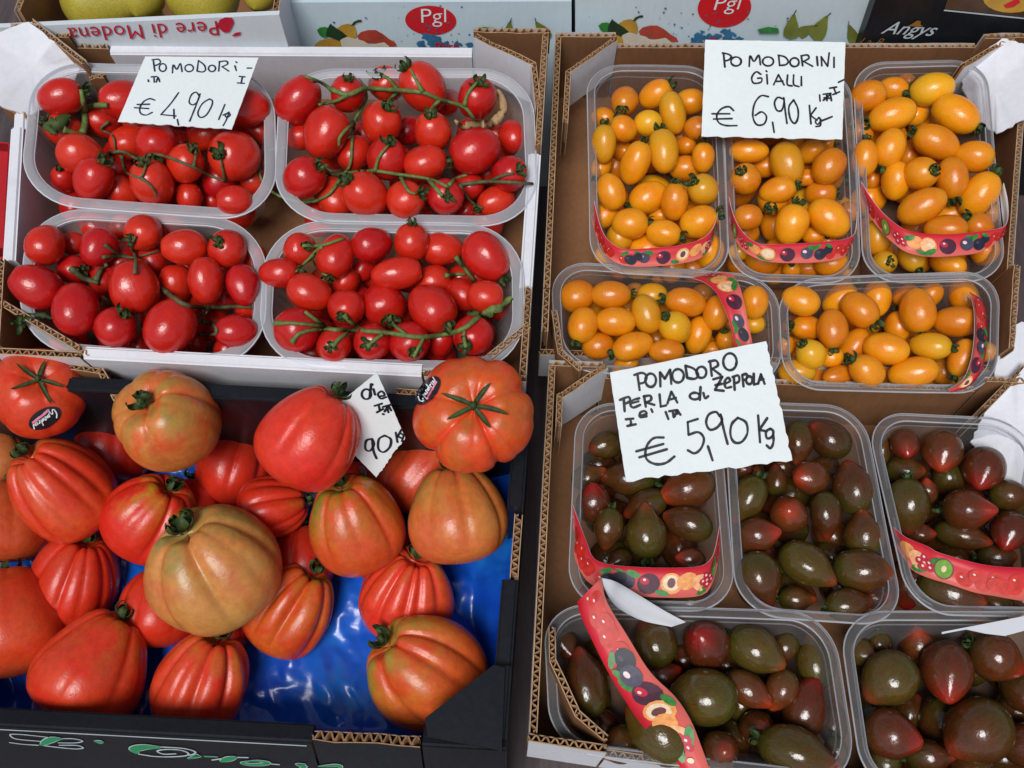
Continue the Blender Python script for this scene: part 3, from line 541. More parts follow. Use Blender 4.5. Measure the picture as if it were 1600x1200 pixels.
def punnet(key):
    c, pl, quad = PUN[key]; q = [pl.at(*p) for p in quad]; cen = sum(q, Vector()) / 4
    ax = ((q[1] - q[0]) + (q[2] - q[3])).normalized(); n = pl.nn; ay = n.cross(ax).normalized()
    hw = ((q[1] - q[0]).length + (q[2] - q[3]).length) / 4; hd = ((q[0] - q[3]).length + (q[1] - q[2]).length) / 4
    red_ = key in 'ABCD'; o = empty('punnet', PLAB[key], 'punnet', 'punnets in the ' + ('red crate' if red_ else 'yellow crate' if key[0] == 'Y' else 'dark tomato crate'))
    o.matrix_world = Matrix(((ax.x, ay.x, n.x, cen.x), (ax.y, ay.y, n.y, cen.y), (ax.z, ay.z, n.z, cen.z), (0, 0, 0, 1)))
    # exact quad: bilinear warp of the rounded rectangle so that the rim follows the slightly bent punnet
    inv = o.matrix_world.inverted(); lq = [inv @ p for p in q]
    def warp(x, y, z):
        u, v = (x / hw + 1) / 2, (y / hd + 1) / 2
        p = lq[3].lerp(lq[2], u).lerp(lq[0].lerp(lq[1], u), v); return Vector((p.x, p.y, z))
    cr = .046 if red_ else .030; cr = min(cr, hw * .8, hd * .8); rw = .0078 if red_ else .0056; dep = .062
    def loop(ins, z, rib=0., wav=0.):
        L = rounded(hw - ins, hd - ins, max(.006, cr - ins * .9)); out = []
        for i, (x, y) in enumerate(L):
            k = 1 + rib * (math.sin(i * 1.57) > 0) ; zz = z + wav * noise.noise((x * 9, y * 9, ord(key[0]) + len(key) * ord(key[-1])))
            out.append(warp(x * k, y * k, zz))
        return out
    def loft(loops, cap=False):
        mb = MB(); m = len(loops[0]); vs = [p for l_ in loops for p in l_]
        fs = [(j * m + i, j * m + (i + 1) % m, (j + 1) * m + (i + 1) % m, (j + 1) * m + i) for j in range(len(loops) - 1) for i in range(m)]
        if cap: fs.append([(len(loops) - 1) * m + i for i in range(m)])
        mb.add(vs, fs); return mb
    wv = .004
    loft([loop(rw + .0006, -.0035, wav=wv), loop(rw + .003, -.012, -.008, wv * .7), loop(rw + .009, -.03, -.012), loop(rw + .013, -dep + .008, -.008), loop(rw + .020, -dep)], True).build('tub', 'frosted_plastic' if red_ else 'clear_plastic', o, True)
    loft([loop(0, -.004, wav=wv), loop(-.0006, -.002, wav=wv), loop(.0006, .0, wav=wv), loop(rw * .45, -.0008, wav=wv), loop(rw * .8, .0004, wav=wv), loop(rw, -.0012, wav=wv), loop(rw + .0006, -.0034, wav=wv)]).build('rim', 'frosted_rim' if red_ else 'clear_rim', o, True)
    for ins, zz, rr in ((-.0004, -.002, .0007), (rw, -.0018, .0006)):      # beaded edges of the flange
        a = loop(ins, zz, wav=wv); mb = MB(); mb.tube(a + [a[0]], [rr] * (len(a) + 1), 6, cap=False); mb.build('rim_bead', 'frosted_bead' if red_ else 'clear_bead', o, True)
    if not red_:    # moulded ridge below the rim
        a = [warp(*p, -.009) for p in rounded(hw - rw - .0012, hd - rw - .0012, max(.006, cr - rw))]; mb = MB(); mb.tube(a + [a[0]], [.0005] * (len(a) + 1), 4, cap=False); mb.build('ridge', 'clear_rim', o, True)
    PFR[key] = (cen, n, hw, hd, ax, ay); return o
PO = {k: punnet(k) for k in PUN}

# ------------------------------------------------------------------ tomato shapes
def lathe(fn, n=26, m=18, wob=0., seed=0, pinch=None):
    mb = MB(); vs = []
    for j in range(m + 1):
        th = math.pi * j / m
        for k in range(n):
            ph = 2 * math.pi * k / n; r, z = fn(th)
            g = 1 + wob * noise.noise((math.cos(ph) * 1.3 + seed, math.sin(ph) * 1.3, z * .9 + seed)); g2 = pinch(ph, z) if pinch else 1
            vs.append((r * g * g2 * math.cos(ph), r * g * g2 * math.sin(ph), z))
    fs = [(j * n + k, (j + 1) * n + k, (j + 1) * n + (k + 1) % n, j * n + (k + 1) % n) for j in range(m) for k in range(n)]
    mb.add(vs, fs); return mb
def f_red(egg, dent):
    def f(th):
        z = math.cos(th); r = math.sin(th) ** .92 * (1 + egg * z); 
        z2 = z - dent * math.exp(-((1 - z) / .05)) ; return r, z2
    return f
def f_yel(egg):
    def f(th): z = math.cos(th); return math.sin(th) ** .95 * (1 + egg * z), z
    return f
def f_drk(tip):
    def f(th):
        z = math.cos(th); r = math.sin(th) ** .95 * (1 + .05 * z)
        if z < -.35: k = (-.35 - z) / .65; r *= 1 - .20 * k * tip; z -= .22 * tip * k ** 6
        return r, z
    return f
def mk(name, mats, mbs): return [b.mesh(name, mats, True) for b in mbs]
M_RED = mk('plum_tomato', ['red_skin'], [lathe(f_red(e, .07), wob=.07, seed=i * 3.3, pinch=(lambda ph, z, i=i: 1 - .03 * max(0, z) * abs(math.cos(ph * 2.5 + i)))) for i, e in enumerate((-.06, .05, .10, -.10, .02))])
M_YEL = {mn: mk('yellow_tomato', [mn], [lathe(f_yel(e), wob=.04, seed=i * 2.1 + 9) for i, e in enumerate((-.04, .06, .02))]) for mn in ('yellow_skin', 'yellow_green_skin')}
M_DRK = {mn: mk('dark_tomato', [mn], [lathe(f_drk(e), wob=.07, seed=i * 2.7 + 40, m=22) for i, e in enumerate((.9, .7, 1.2, .5))]) for mn in ('dark_skin', 'dark_green_skin', 'dark_red_skin')}
def calyx_mesh(seed, size, curl, stalk, mat, wk=1.):
    rs = random.Random(seed); mb = MB(); ns = rs.choice((5, 5, 6))
    for s_ in range(ns):
        a = 2 * math.pi * s_ / ns + rs.uniform(-.25, .25); L = size * rs.uniform(.8, 1.2); cu = curl * rs.uniform(.6, 1.5); tw = rs.uniform(-.5, .5); pts = []; x = .04; z = .0; d = rs.uniform(-.1, .25)
        for i in range(8):
            pts.append((x, z, i / 7)); x += math.cos(d) * L / 7; z += math.sin(d) * L / 7; d += cu / 7 * (1 + i * .25)
        vs = []
        for i, (x, z, t) in enumerate(pts):
            wd = wk * .085 * size / .42 * math.sin(math.pi * (.16 + .84 * t)) ** .8 + .006; aa = a + tw * t * .5; ca, sa = math.cos(aa), math.sin(aa); dome = -.16 * x * x
            vs += [(x * ca - wd * sa, x * sa + wd * ca, z + dome), (x * ca, x * sa, z + dome - wd * .35 + .0), (x * ca + wd * sa, x * sa - wd * ca, z + dome)]
        fs = [q for i in range(7) for q in ((i * 3, i * 3 + 1, i * 3 + 4, i * 3 + 3), (i * 3 + 1, i * 3 + 2, i * 3 + 5, i * 3 + 4))]
        o0 = len(vs); vs += [(v[0], v[1], v[2] - .028) for v in vs]; fs += [tuple(o0 + k for k in reversed(q)) for q in fs]
        for i in range(7): fs += [(i * 3 + 3, i * 3, o0 + i * 3, o0 + i * 3 + 3), (i * 3 + 2, i * 3 + 5, o0 + i * 3 + 5, o0 + i * 3 + 2)]
        mb.add(vs, fs)
    mb.tube([Vector((0, 0, -.08)), Vector((0, 0, .04)), Vector((rs.uniform(-.05, .05), rs.uniform(-.05, .05), .04 + stalk))], [.10, .065, .075], 8)
    return mb.mesh('calyx', [mat], True)
CAL = {'R': [calyx_mesh(i, .50, 1.4, .14, 'calyx_green') for i in range(5)], 'Y': [calyx_mesh(i + 20, .46, 2.0, .06, 'calyx_green') for i in range(5)], 'K': [calyx_mesh(i + 40, .5, 2.4, .12, 'calyx_green') for i in range(4)]}

# ------------------------------------------------------------------ tomato lists measured on the photograph: x y radius angle-of-stem tilt-to-viewer stem layer aspect
T = {}
T['A'] = [('a', s_) for s_ in [(350, 550, 103, 15, 20, 1, 0, 1.2), (1330, 885, 145, 170, 60, 1, 0, 1.05), (530, 1020, 108, 60, 30, 1, 0, 1.15), (895, 810, 118, 250, 50, 1, 0, 1.15), (865, 1045, 122, 110, 35, 1, 0, 1.1), (460, 880, 112, -20, 10, 0, 0, 1.1),
    (700, 570, 112, 180, 10, 0, 0, 1.15), (1055, 930, 105, 60, 40, 1, 0, 1.1), (1330, 1140, 88, 180, 10, 0, 0, 1.1), (1400, 610, 115, 0, 0, 0, 0, 1.1), (370, 740, 100, 150, 20, 1, 1, 1.1), (365, 1015, 75, 110, 50, 1, 1, 1.1), (735, 810, 95, 200, 0, 0, 1, 1.1), (1250, 1020, 105, 0, 0, 0, 1, 1.1),
    (700, 1095, 85, 0, 0, 0, 1, 1.1), (1075, 1125, 75, 90, 0, 0, 1, 1.1), (1450, 1040, 80, 120, 30, 1, 1, 1.1), (1200, 1140, 62, 0, 20, 1, 1, 1.1), (1480, 740, 85, 230, 40, 1, 1, 1.1), (1170, 760, 100, 0, 0, 0, 1, 1.1), (1000, 620, 115, 0, 0, 0, 1, 1.1), (580, 690, 90, 0, 0, 0, 2, 1.1), (650, 960, 90, 0, 0, 0, 2, 1.1), (950, 1130, 75, 0, 0, 0, 2, 1.1), (1230, 600, 100, 0, 0, 0, 2, 1.1)]]
T['B'] = [('b', s_) for s_ in [(220, 520, 110, 50, 20, 0, 0, 1.2), (365, 690, 115, 60, 0, 0, 0, 1.15), (1140, 785, 118, 200, 10, 1, 0, 1.1), (1150, 515, 100, 80, 50, 1, 0, 1.2), (655, 640, 103, 70, 45, 1, 0, 1.1), (920, 680, 98, 100, 45, 1, 0, 1.1), (880, 850, 95, 200, -10, 0, 0, 1.15), (570, 1015, 113, 140, 30, 1, 0, 1.1), (250, 930, 105, 40, 30, 1, 0, 1.05),
    (685, 825, 105, 80, 45, 1, 0, 1.1), (870, 455, 115, 130, 20, 1, 0, 1.15), (475, 490, 90, 80, 40, 1, 0, 1.1), (1325, 905, 92, 20, 60, 1, 0, 1.1), (785, 1040, 100, 20, 40, 1, 0, 1.05), (985, 1025, 95, 0, 80, 1, 0, 1.0), (680, 440, 90, 130, 50, 1, 1, 1.1), (230, 715, 65, 0, 0, 0, 1, 1.1), (1335, 710, 78, 0, 0, 0, 1, 1.1), (510, 800, 85, 0, 0, 0, 1, 1.1), (410, 1030, 90, 0, 0, 0, 1, 1.2),
    (1250, 1050, 85, 200, 20, 1, 1, 1.15), (1110, 970, 70, 0, 0, 0, 1, 1.1), (800, 680, 75, 0, 0, 0, 2, 1.1), (1000, 530, 65, 0, 0, 0, 2, 1.1), (310, 1100, 50, 0, 0, 0, 2, 1.1), (1100, 1095, 50, 0, 0, 0, 2, 1.1), (1190, 900, 70, 0, 0, 0, 2, 1.1)]]
T['C'] = [('e', s_) for s_ in [(965, 765, 143, 60, -10, 0, 0, 1.08), (760, 535, 140, 100, 10, 0, 0, 1.05), (430, 665, 132, 90, -20, 0, 0, 1.1), (205, 535, 128, 150, 0, 0, 0, 1.1), (260, 300, 108, 60, -30, 0, 0, 1.05), (560, 315, 103, 60, -20, 0, 0, 1.05), (815, 230, 105, 210, 40, 1, 0, 1.0), (1045, 315, 103, 180, 0, 0, 0, 1.2), (1290, 320, 110, 140, 60, 1, 0, 1.0), (655, 770, 113, 60, 40, 1, 0, 1.0),
    (1170, 500, 103, 90, 0, 0, 0, 1.25), (1380, 530, 93, 100, -20, 0, 0, 1.25), (1345, 790, 95, 0, 0, 0, 0, 1.2), (410, 290, 70, 0, 0, 0, 1, 1.1), (545, 200, 85, 0, 0, 0, 1, 1.1), (690, 195, 68, 0, 0, 0, 1, 1.1), (965, 195, 85, 0, 0, 0, 1, 1.1), (415, 440, 85, 0, 60, 1, 1, 1.1), (700, 390, 100, 0, 0, 0, 1, 1.1), (870, 390, 80, 0, 0, 0, 1, 1.1), (1000, 520, 95, 90, 0, 0, 1, 1.1), (1450, 370, 60, 0, 0, 0, 1, 1.1),
    (580, 500, 75, 0, 0, 0, 1, 1.1), (1100, 740, 70, 0, 0, 0, 2, 1.1), (1280, 600, 60, 0, 0, 0, 2, 1.1), (1110, 850, 65, 0, 0, 0, 2, 1.1), (800, 880, 70, 0, 0, 0, 2, 1.1)]]
T['D'] = [('f', s_) for s_ in [(810, 230, 95, 90, 20, 1, 0, 1.0), (1200, 305, 112, -50, 10, 1, 0, 1.2), (120, 388, 83, 0, 15, 1, 0, 1.2), (415, 300, 98, 250, 20, 1, 0, 1.15), (605, 240, 95, 190, 30, 0, 0, 1.1), (735, 390, 88, 10, 0, 0, 0, 1.45), (915, 570, 120, -45, 30, 1, 0, 1.1), (665, 555, 115, -70, 50, 1, 0, 1.0), (1195, 510, 88, 0, 0, 0, 0, 1.05), (470, 570, 98, 240, 60, 1, 0, 1.0), (280, 490, 98, -20, 0, 0, 0, 1.15),
    (225, 265, 85, 20, 60, 1, 0, 1.0), (970, 265, 92, 0, 0, 0, 0, 1.15), (215, 685, 122, 150, 40, 0, 0, 1.0), (405, 770, 93, 180, 80, 1, 0, .95), (605, 750, 98, 200, 75, 1, 0, .95), (800, 750, 105, -70, 60, 1, 0, 1.0), (1130, 720, 108, 230, 60, 1, 0, 1.0), (920, 430, 85, 0, 0, 0, 1, 1.1), (1075, 500, 85, 0, 0, 0, 1, 1.1), (460, 440, 75, 0, 0, 0, 1, 1.1), (560, 360, 65, 0, 0, 0, 1, 1.1), (960, 740, 75, 0, 0, 0, 1, 1.1),
    (960, 800, 45, 0, 0, 0, 1, 1.0), (1300, 320, 55, 90, 0, 0, 1, 1.2), (740, 650, 70, 0, 0, 0, 2, 1.1), (1270, 570, 60, 0, 0, 0, 2, 1.1), (340, 690, 60, 0, 0, 0, 2, 1.1)]]
def tl(*parts):
    out = []
    for c, L in parts: out += [(c, s_ if len(s_) == 8 else s_ + (1.2,)) for s_ in L]
    return out
T['Y1'] = tl(('c', [(785, 945, 100, 100, -20, 0, 0, 1.35), (845, 705, 85, 105, 0, 0, 0, 1.5), (610, 1020, 93, 70, 10, 1, 0, 1.45), (735, 590, 85, 30, 10, 1, 0, 1.25), (545, 630, 85, 250, 60, 1, 0, 1.2), (415, 900, 82, 90, 0, 0, 0, 1.4), (535, 805, 82, 150, 10, 0, 0, 1.05), (690, 770, 82, 0, 0, 0, 0, 1.05), (1010, 800, 75, 0, 0, 0, 0, 1.2), (1035, 985, 72, 90, 0, 0, 0, 1.25)]),
    ('g', [(755, 125, 78, 90, 15, 1, 0, 1.3), (405, 70, 80, 110, 0, 0, 0, 1.25), (610, 100, 88, 205, 10, 1, 0, 1.2), (915, 60, 85, 140, 40, 1, 0, 1.1), (890, 235, 90, 20, 0, 0, 0, 1.15), (695, 298, 76, -10, 15, 1, 0, 1.25), (510, 245, 88, 0, 0, 0, 0, 1.1), (450, 322, 75, 90, 0, 0, 0, 1.0), (945, 400, 85, 90, 0, 0, 1, 1.1), (680, 200, 55, 0, 0, 0, 1), (600, 380, 78, 0, 0, 0, 1), (370, 200, 70, 0, 0, 0, 1),
    (560, 480, 75, 0, 0, 0, 1, 1.3), (740, 480, 75, 0, 0, 0, 1), (870, 495, 80, 0, 0, 0, 1), (665, 520, 55, 90, 60, 1, 1), (450, 500, 55, 90, 50, 1, 1), (385, 420, 60, 0, 0, 0, 1)]),
    ('c', [(960, 635, 80, 0, 0, 0, 1), (410, 735, 65, 0, 30, 1, 1), (920, 910, 60, 0, 0, 0, 1), (920, 1050, 80, 0, 0, 0, 1), (530, 940, 65, 0, 0, 0, 2), (400, 1040, 65, 240, 20, 1, 1)]))
T['Y2'] = tl(('d', [(120, 1025, 105, 110, -10, 0, 0, 1.3), (380, 1040, 103, 60, -20, 0, 0, 1.12), (60, 1190, 85, 15, 10, 1, 0, 1.3)]), ('c', [(1320, 945, 78, 180, 0, 0, 0, 1.5), (1300, 1120, 98, 120, 60, 1, 0, 1.05)]),
    ('h', [(335, 215, 98, 140, 0, 0, 0, 1.25), (130, 250, 92, 75, 0, 0, 0, 1.18)]), ('g', [(1300, 105, 88, 250, 60, 1, 0, 1.1), (1160, 210, 73, 0, 0, 0, 0, 1.05), (1245, 445, 92, 0, 0, 0, 1, 1.05), (1110, 400, 50, 0, 0, 0, 1)]),
    ('h', [(290, 80, 75, 0, 0, 0, 1, 1.1), (330, 0, 65, 0, 0, 0, 1), (250, 310, 50, 0, 0, 0, 1), (330, 345, 60, 90, 0, 0, 1), (450, 180, 50, 0, 0, 0, 2), (400, 165, 60, 0, 0, 0, 2), (350, 465, 75, 0, 0, 0, 1), (220, 490, 60, 0, 0, 0, 1), (20, 510, 70, 0, 0, 0, 1), (130, 500, 50, 90, 60, 1, 1), (270, 500, 50, 90, 50, 1, 1), (420, 490, 45, 80, 50, 1, 1)]),
    ('d', [(265, 950, 75, 0, 0, 0, 1), (240, 1110, 55, 0, 0, 0, 1), (350, 900, 60, 0, 30, 1, 1), (160, 880, 55, 0, 0, 0, 1)]), ('c', [(1420, 1040, 70, 0, 0, 0, 1)]))
T['Y3'] = tl(('d', [(775, 720, 105, 200, 15, 1, 0, 1.35), (1175, 715, 110, -30, 10, 1, 0, 1.35), (1050, 890, 105, 155, 15, 1, 0, 1.35), (1025, 560, 103, 195, 10, 1, 0, 1.25), (625, 600, 98, 200, 0, 0, 0, 1.1), (760, 925, 98, 255, 10, 1, 0, 1.2), (1285, 980, 103, 0, 0, 0, 0, 1.12), (950, 1085, 103, 15, 50, 1, 0, 1.15), (1150, 1115, 98, -80, 10, 1, 0, 1.3), (800, 1130, 93, 90, 0, 0, 0, 1.25), (605, 990, 80, 90, 0, 0, 0, 1.4)]),
    ('h', [(850, 150, 92, 30, 0, 0, 0, 1.4), (1165, 85, 98, 60, 0, 1, 0, 1.3), (980, 275, 80, 0, 0, 0, 0, 1.35), (1165, 265, 75, 140, 30, 1, 0, 1.1), (985, 205, 80, 20, 0, 0, 1, 1.3), (600, 320, 80, 90, 0, 0, 1, 1.2), (640, 460, 68, 10, 70, 1, 1), (790, 430, 72, -60, 30, 1, 1), (995, 465, 75, 0, 0, 0, 1, 1.35), (1195, 395, 80, 90, 0, 0, 1, 1.0), (1210, 200, 60, 0, 0, 0, 2)]),
    ('d', [(780, 555, 75, 0, 0, 0, 1), (935, 710, 70, 0, 0, 0, 1), (590, 830, 60, 150, 30, 1, 1), (880, 960, 70, 0, 0, 0, 2), (650, 1110, 60, 0, 0, 0, 2), (860, 510, 50, 0, 30, 1, 2)]))
T['Y4'] = tl(('g', [(430, 785, 83, 175, 10, 1, 0, 1.3), (405, 638, 80, 0, 0, 0, 0, 1.35), (815, 678, 82, 170, 10, 1, 0, 1.35), (760, 820, 88, 130, 40, 1, 0, 1.1), (525, 922, 80, 200, 10, 1, 0, 1.4), (600, 745, 83, 110, 0, 0, 0, 1.3), (220, 645, 92, 20, 0, 0, 0, 1.05), (250, 805, 85, 250, 20, 1, 0, 1.15), (985, 735, 75, 80, 0, 0, 0, 1.25), (1195, 680, 78, 90, 0, 0, 0, 1.15), (335, 920, 80, 0, 0, 0, 0, 1.1), (885, 860, 73, 75, 0, 0, 0, 1.4), (710, 950, 70, 0, 0, 0, 0, 1.35),
    (480, 1030, 60, 0, 0, 0, 1, 1.5), (630, 640, 70, 0, 0, 0, 1), (530, 620, 50, 0, 0, 0, 2), (1040, 895, 58, 100, 40, 1, 1), (1190, 800, 55, 0, 0, 0, 1), (960, 940, 50, 0, 0, 0, 1), (900, 640, 60, 0, 0, 0, 2), (1080, 680, 65, 0, 0, 0, 2)]))
T['Y5'] = tl(('h', [(825, 725, 97, -80, 10, 1, 0, 1.25), (505, 718, 90, -40, 10, 1, 0, 1.22), (355, 825, 86, -85, 10, 1, 0, 1.25), (652, 935, 90, -10, 0, 0, 0, 1.3), (1035, 785, 88, 0, 0, 0, 0, 1.3), (895, 920, 80, -5, 15, 1, 0, 1.35), (800, 1065, 85, 10, 0, 0, 0, 1.5), (545, 1058, 88, 140, 30, 1, 0, 1.15), (180, 670, 85, -20, 0, 0, 0, 1.2), (238, 965, 80, 130, 40, 1, 0, 1.1), (160, 1062, 72, 0, 0, 0, 0, 1.35), (1070, 985, 75, -110, 10, 1, 0, 1.4),
    (395, 660, 75, 45, 0, 0, 1, 1.35), (600, 660, 80, 90, 0, 0, 1, 1.2), (215, 820, 72, 170, 30, 1, 1), (475, 920, 75, 60, 0, 0, 1, 1.4), (385, 1082, 58, 0, 0, 0, 1, 1.5), (1075, 640, 80, 0, 0, 0, 1, 1.25), (715, 820, 75, 90, 0, 0, 1), (760, 640, 60, 0, 0, 0, 1), (890, 640, 65, 0, 0, 0, 1), (970, 1050, 70, 0, 0, 0, 2), (670, 1080, 50, 0, 0, 0, 2), (100, 920, 50, 90, 40, 1, 1), (340, 980, 60, 0, 0, 0, 1), (1190, 950, 60, 0, 0, 0, 1)]))
# dark ones: the angle is that of the pointed tip; ninth entry picks the skin (b brown, g green, r red)
T['K1'] = tl(('k', [(930, 880, 120, 200, 10, 0, 0, 1.25, 'r'), (690, 1140, 115, 90, 0, 0, 0, 1.2, 'g'), (930, 1085, 100, 160, 0, 0, 0, 1.35, 'b'), (690, 980, 88, 205, 0, 0, 0, 1.35, 'b'), (475, 1105, 85, 260, 0, 0, 0, 1.3, 'b'), (390, 970, 100, 90, 30, 0, 0, 1.15, 'r'), (590, 830, 100, 175, 0, 0, 1, 1.45, 'b'), (460, 640, 80, 0, 0, 0, 1, 1.2, 'g'), (355, 820, 75, 0, 0, 0, 1, 1.2, 'b'), (700, 700, 90, 0, 0, 0, 1, 1.2, 'b'), (900, 720, 90, 0, 0, 0, 1, 1.2, 'b')]),
    ('m', [(930, 115, 70, 170, 30, 0, 0, 1.1, 'r'), (560, 120, 60, 0, 0, 0, 1, 1.2, 'b'), (740, 340, 60, 0, 0, 0, 1, 1.2, 'b'), (930, 335, 75, 0, 0, 0, 1, 1.5, 'b')]))
T['K2'] = tl(('n', [(465, 140, 110, -35, 0, 0, 0, 1.3, 'g'), (755, 170, 113, -8, 0, 0, 0, 1.25, 'b'), (222, 208, 113, -75, -10, 0, 0, 1.2, 'b')]), ('l', [(630, 705, 120, 100, 0, 0, 0, 1.2, 'b'), (475, 845, 90, -90, 0, 0, 0, 1.35, 'b'), (265, 850, 105, 20, 75, 0, 0, 1.0, 'r'), (500, 425, 105, 140, 15, 0, 0, 1.15, 'b'), (385, 640, 100, 180, 50, 0, 0, 1.1, 'r'), (315, 440, 88, -90, 10, 0, 0, 1.3, 'b'), (80, 970, 100, 10, 20, 0, 0, 1.2, 'r'), (690, 970, 115, 90, 0, 0, 0, 1.1, 'b')]),
    ('k', [(1265, 940, 100, 240, 0, 0, 0, 1.35, 'g'), (1240, 770, 60, 0, 40, 0, 1, 1.1, 'r')]), ('n', [(680, 350, 85, 10, -20, 1, 0, 1.3, 'b'), (410, 320, 70, 0, 0, 1, 1, 1.2, 'b'), (820, 310, 60, 0, 0, 0, 1, 1.2, 'r')]), ('l', [(190, 660, 65, 90, 0, 0, 1, 1.3, 'b'), (180, 470, 70, 0, 0, 0, 1, 1.3, 'b')]))
T['K3'] = tl(('l', [(940, 795, 118, -93, 0, 0, 0, 1.25, 'g'), (1135, 490, 112, -95, 40, 0, 0, 1.15, 'r'), (1370, 590, 118, -105, 45, 0, 0, 1.15, 'r'), (925, 450, 85, -80, 50, 0, 0, 1.1, 'r'), (1275, 825, 118, 0, 20, 0, 0, 1.1, 'r'), (1240, 970, 85, -15, 0, 0, 0, 1.6, 'b'), (1520, 945, 105, 250, 40, 0, 0, 1.15, 'r'), (1510, 740, 90, 0, 0, 0, 0, 1.1, 'b')]), ('n', [(1210, 285, 118, -20, 0, 0, 0, 1.3, 'b')]),
    ('l', [(785, 485, 60, 80, 0, 0, 1, 1.6, 'b'), (1170, 660, 90, 0, 0, 0, 1, 1.2, 'b'), (920, 600, 80, 0, 0, 1, 1, 1.2, 'b'), (1050, 720, 60, 90, 30, 0, 1, 1.2, 'r'), (1010, 960, 60, 0, 0, 1, 1, 1.2, 'r'), (1440, 1090, 80, 0, 0, 0, 1, 1.2, 'b'), (1320, 1090, 60, 0, 0, 0, 1, 1.2, 'b'), (1640, 800, 90, 0, 0, 0, 1, 1.2, 'b')]), ('n', [(1440, 340, 80, 0, 0, 0, 1, 1.2, 'b'), (1030, 220, 45, 0, 0, 0, 1, 1.1, 'r'), (1560, 320, 80, 0, 0, 0, 1, 1.2, 'b')]))
T['K4'] = tl(('m', [(770, 1010, 150, 140, 0, 0, 0, 1.25, 'g'), (1000, 830, 148, 180, 0, 0, 0, 1.15, 'g'), (1010, 555, 122, 120, 65, 0, 0, 1.05, 'r'), (1265, 585, 115, -30, 0, 0, 0, 1.25, 'g'), (385, 770, 120, 100, 0, 1, 0, 1.35, 'b'), (745, 550, 112, 120, 0, 0, 0, 1.05, 'g'), (1225, 790, 88, -35, 0, 0, 0, 1.35, 'r'), (1400, 790, 85, 240, 0, 0, 0, 1.25, 'r'), (1280, 995, 95, 0, 60, 0, 1, 1.05, 'b'), (1080, 1110, 100, 0, 70, 0, 0, 1.1, 'b')]),
    ('n', [(410, 1120, 135, -20, 0, 0, 0, 1.4, 'g'), (460, 890, 118, 65, 0, 0, 0, 1.3, 'r'), (515, 650, 100, 95, 0, 0, 0, 1.3, 'g'), (605, 965, 75, 80, 0, 0, 1, 1.4, 'b'), (350, 570, 70, 0, 0, 0, 1, 1.2, 'b'), (620, 1110, 60, 270, -10, 1, 1, 1.2, 'b')]), ('m', [(780, 720, 75, 20, 0, 0, 1, 1.2, 'r'), (570, 1080, 95, 0, 0, 0, 1, 1.2, 'b'), (260, 550, 80, 0, 0, 0, 1, 1.2, 'b'), (1440, 960, 80, 0, 0, 0, 1, 1.2, 'r')]))
T['K5'] = tl(('n', [(1360, 1005, 165, 215, 20, 0, 0, 1.06, 'b'), (1200, 695, 133, -95, 35, 0, 0, 1.2, 'r'), (900, 735, 138, 220, 15, 0, 0, 1.08, 'g'), (905, 1025, 128, -15, 10, 0, 0, 1.05, 'r'), (1450, 620, 125, -35, -10, 1, 0, 1.0, 'r'), (1050, 560, 95, 90, 40, 0, 1, 1.1, 'r'), (740, 590, 75, 0, 0, 0, 1, 1.2, 'g'), (1160, 960, 110, 0, 0, 0, 1, 1.2, 'b'), (1100, 1140, 90, 0, 0, 0, 1, 1.2, 'b'), (860, 1190, 90, 0, 0, 0, 1, 1.2, 'b'), (1320, 1200, 100, 0, 0, 0, 1, 1.2, 'r'), (850, 560, 65, 270, -10, 1, 1, 1.2, 'b'), (1600, 800, 110, 0, 0, 0, 1, 1.2, 'b'), (1620, 1080, 110, 0, 0, 0, 1, 1.2, 'r')]))

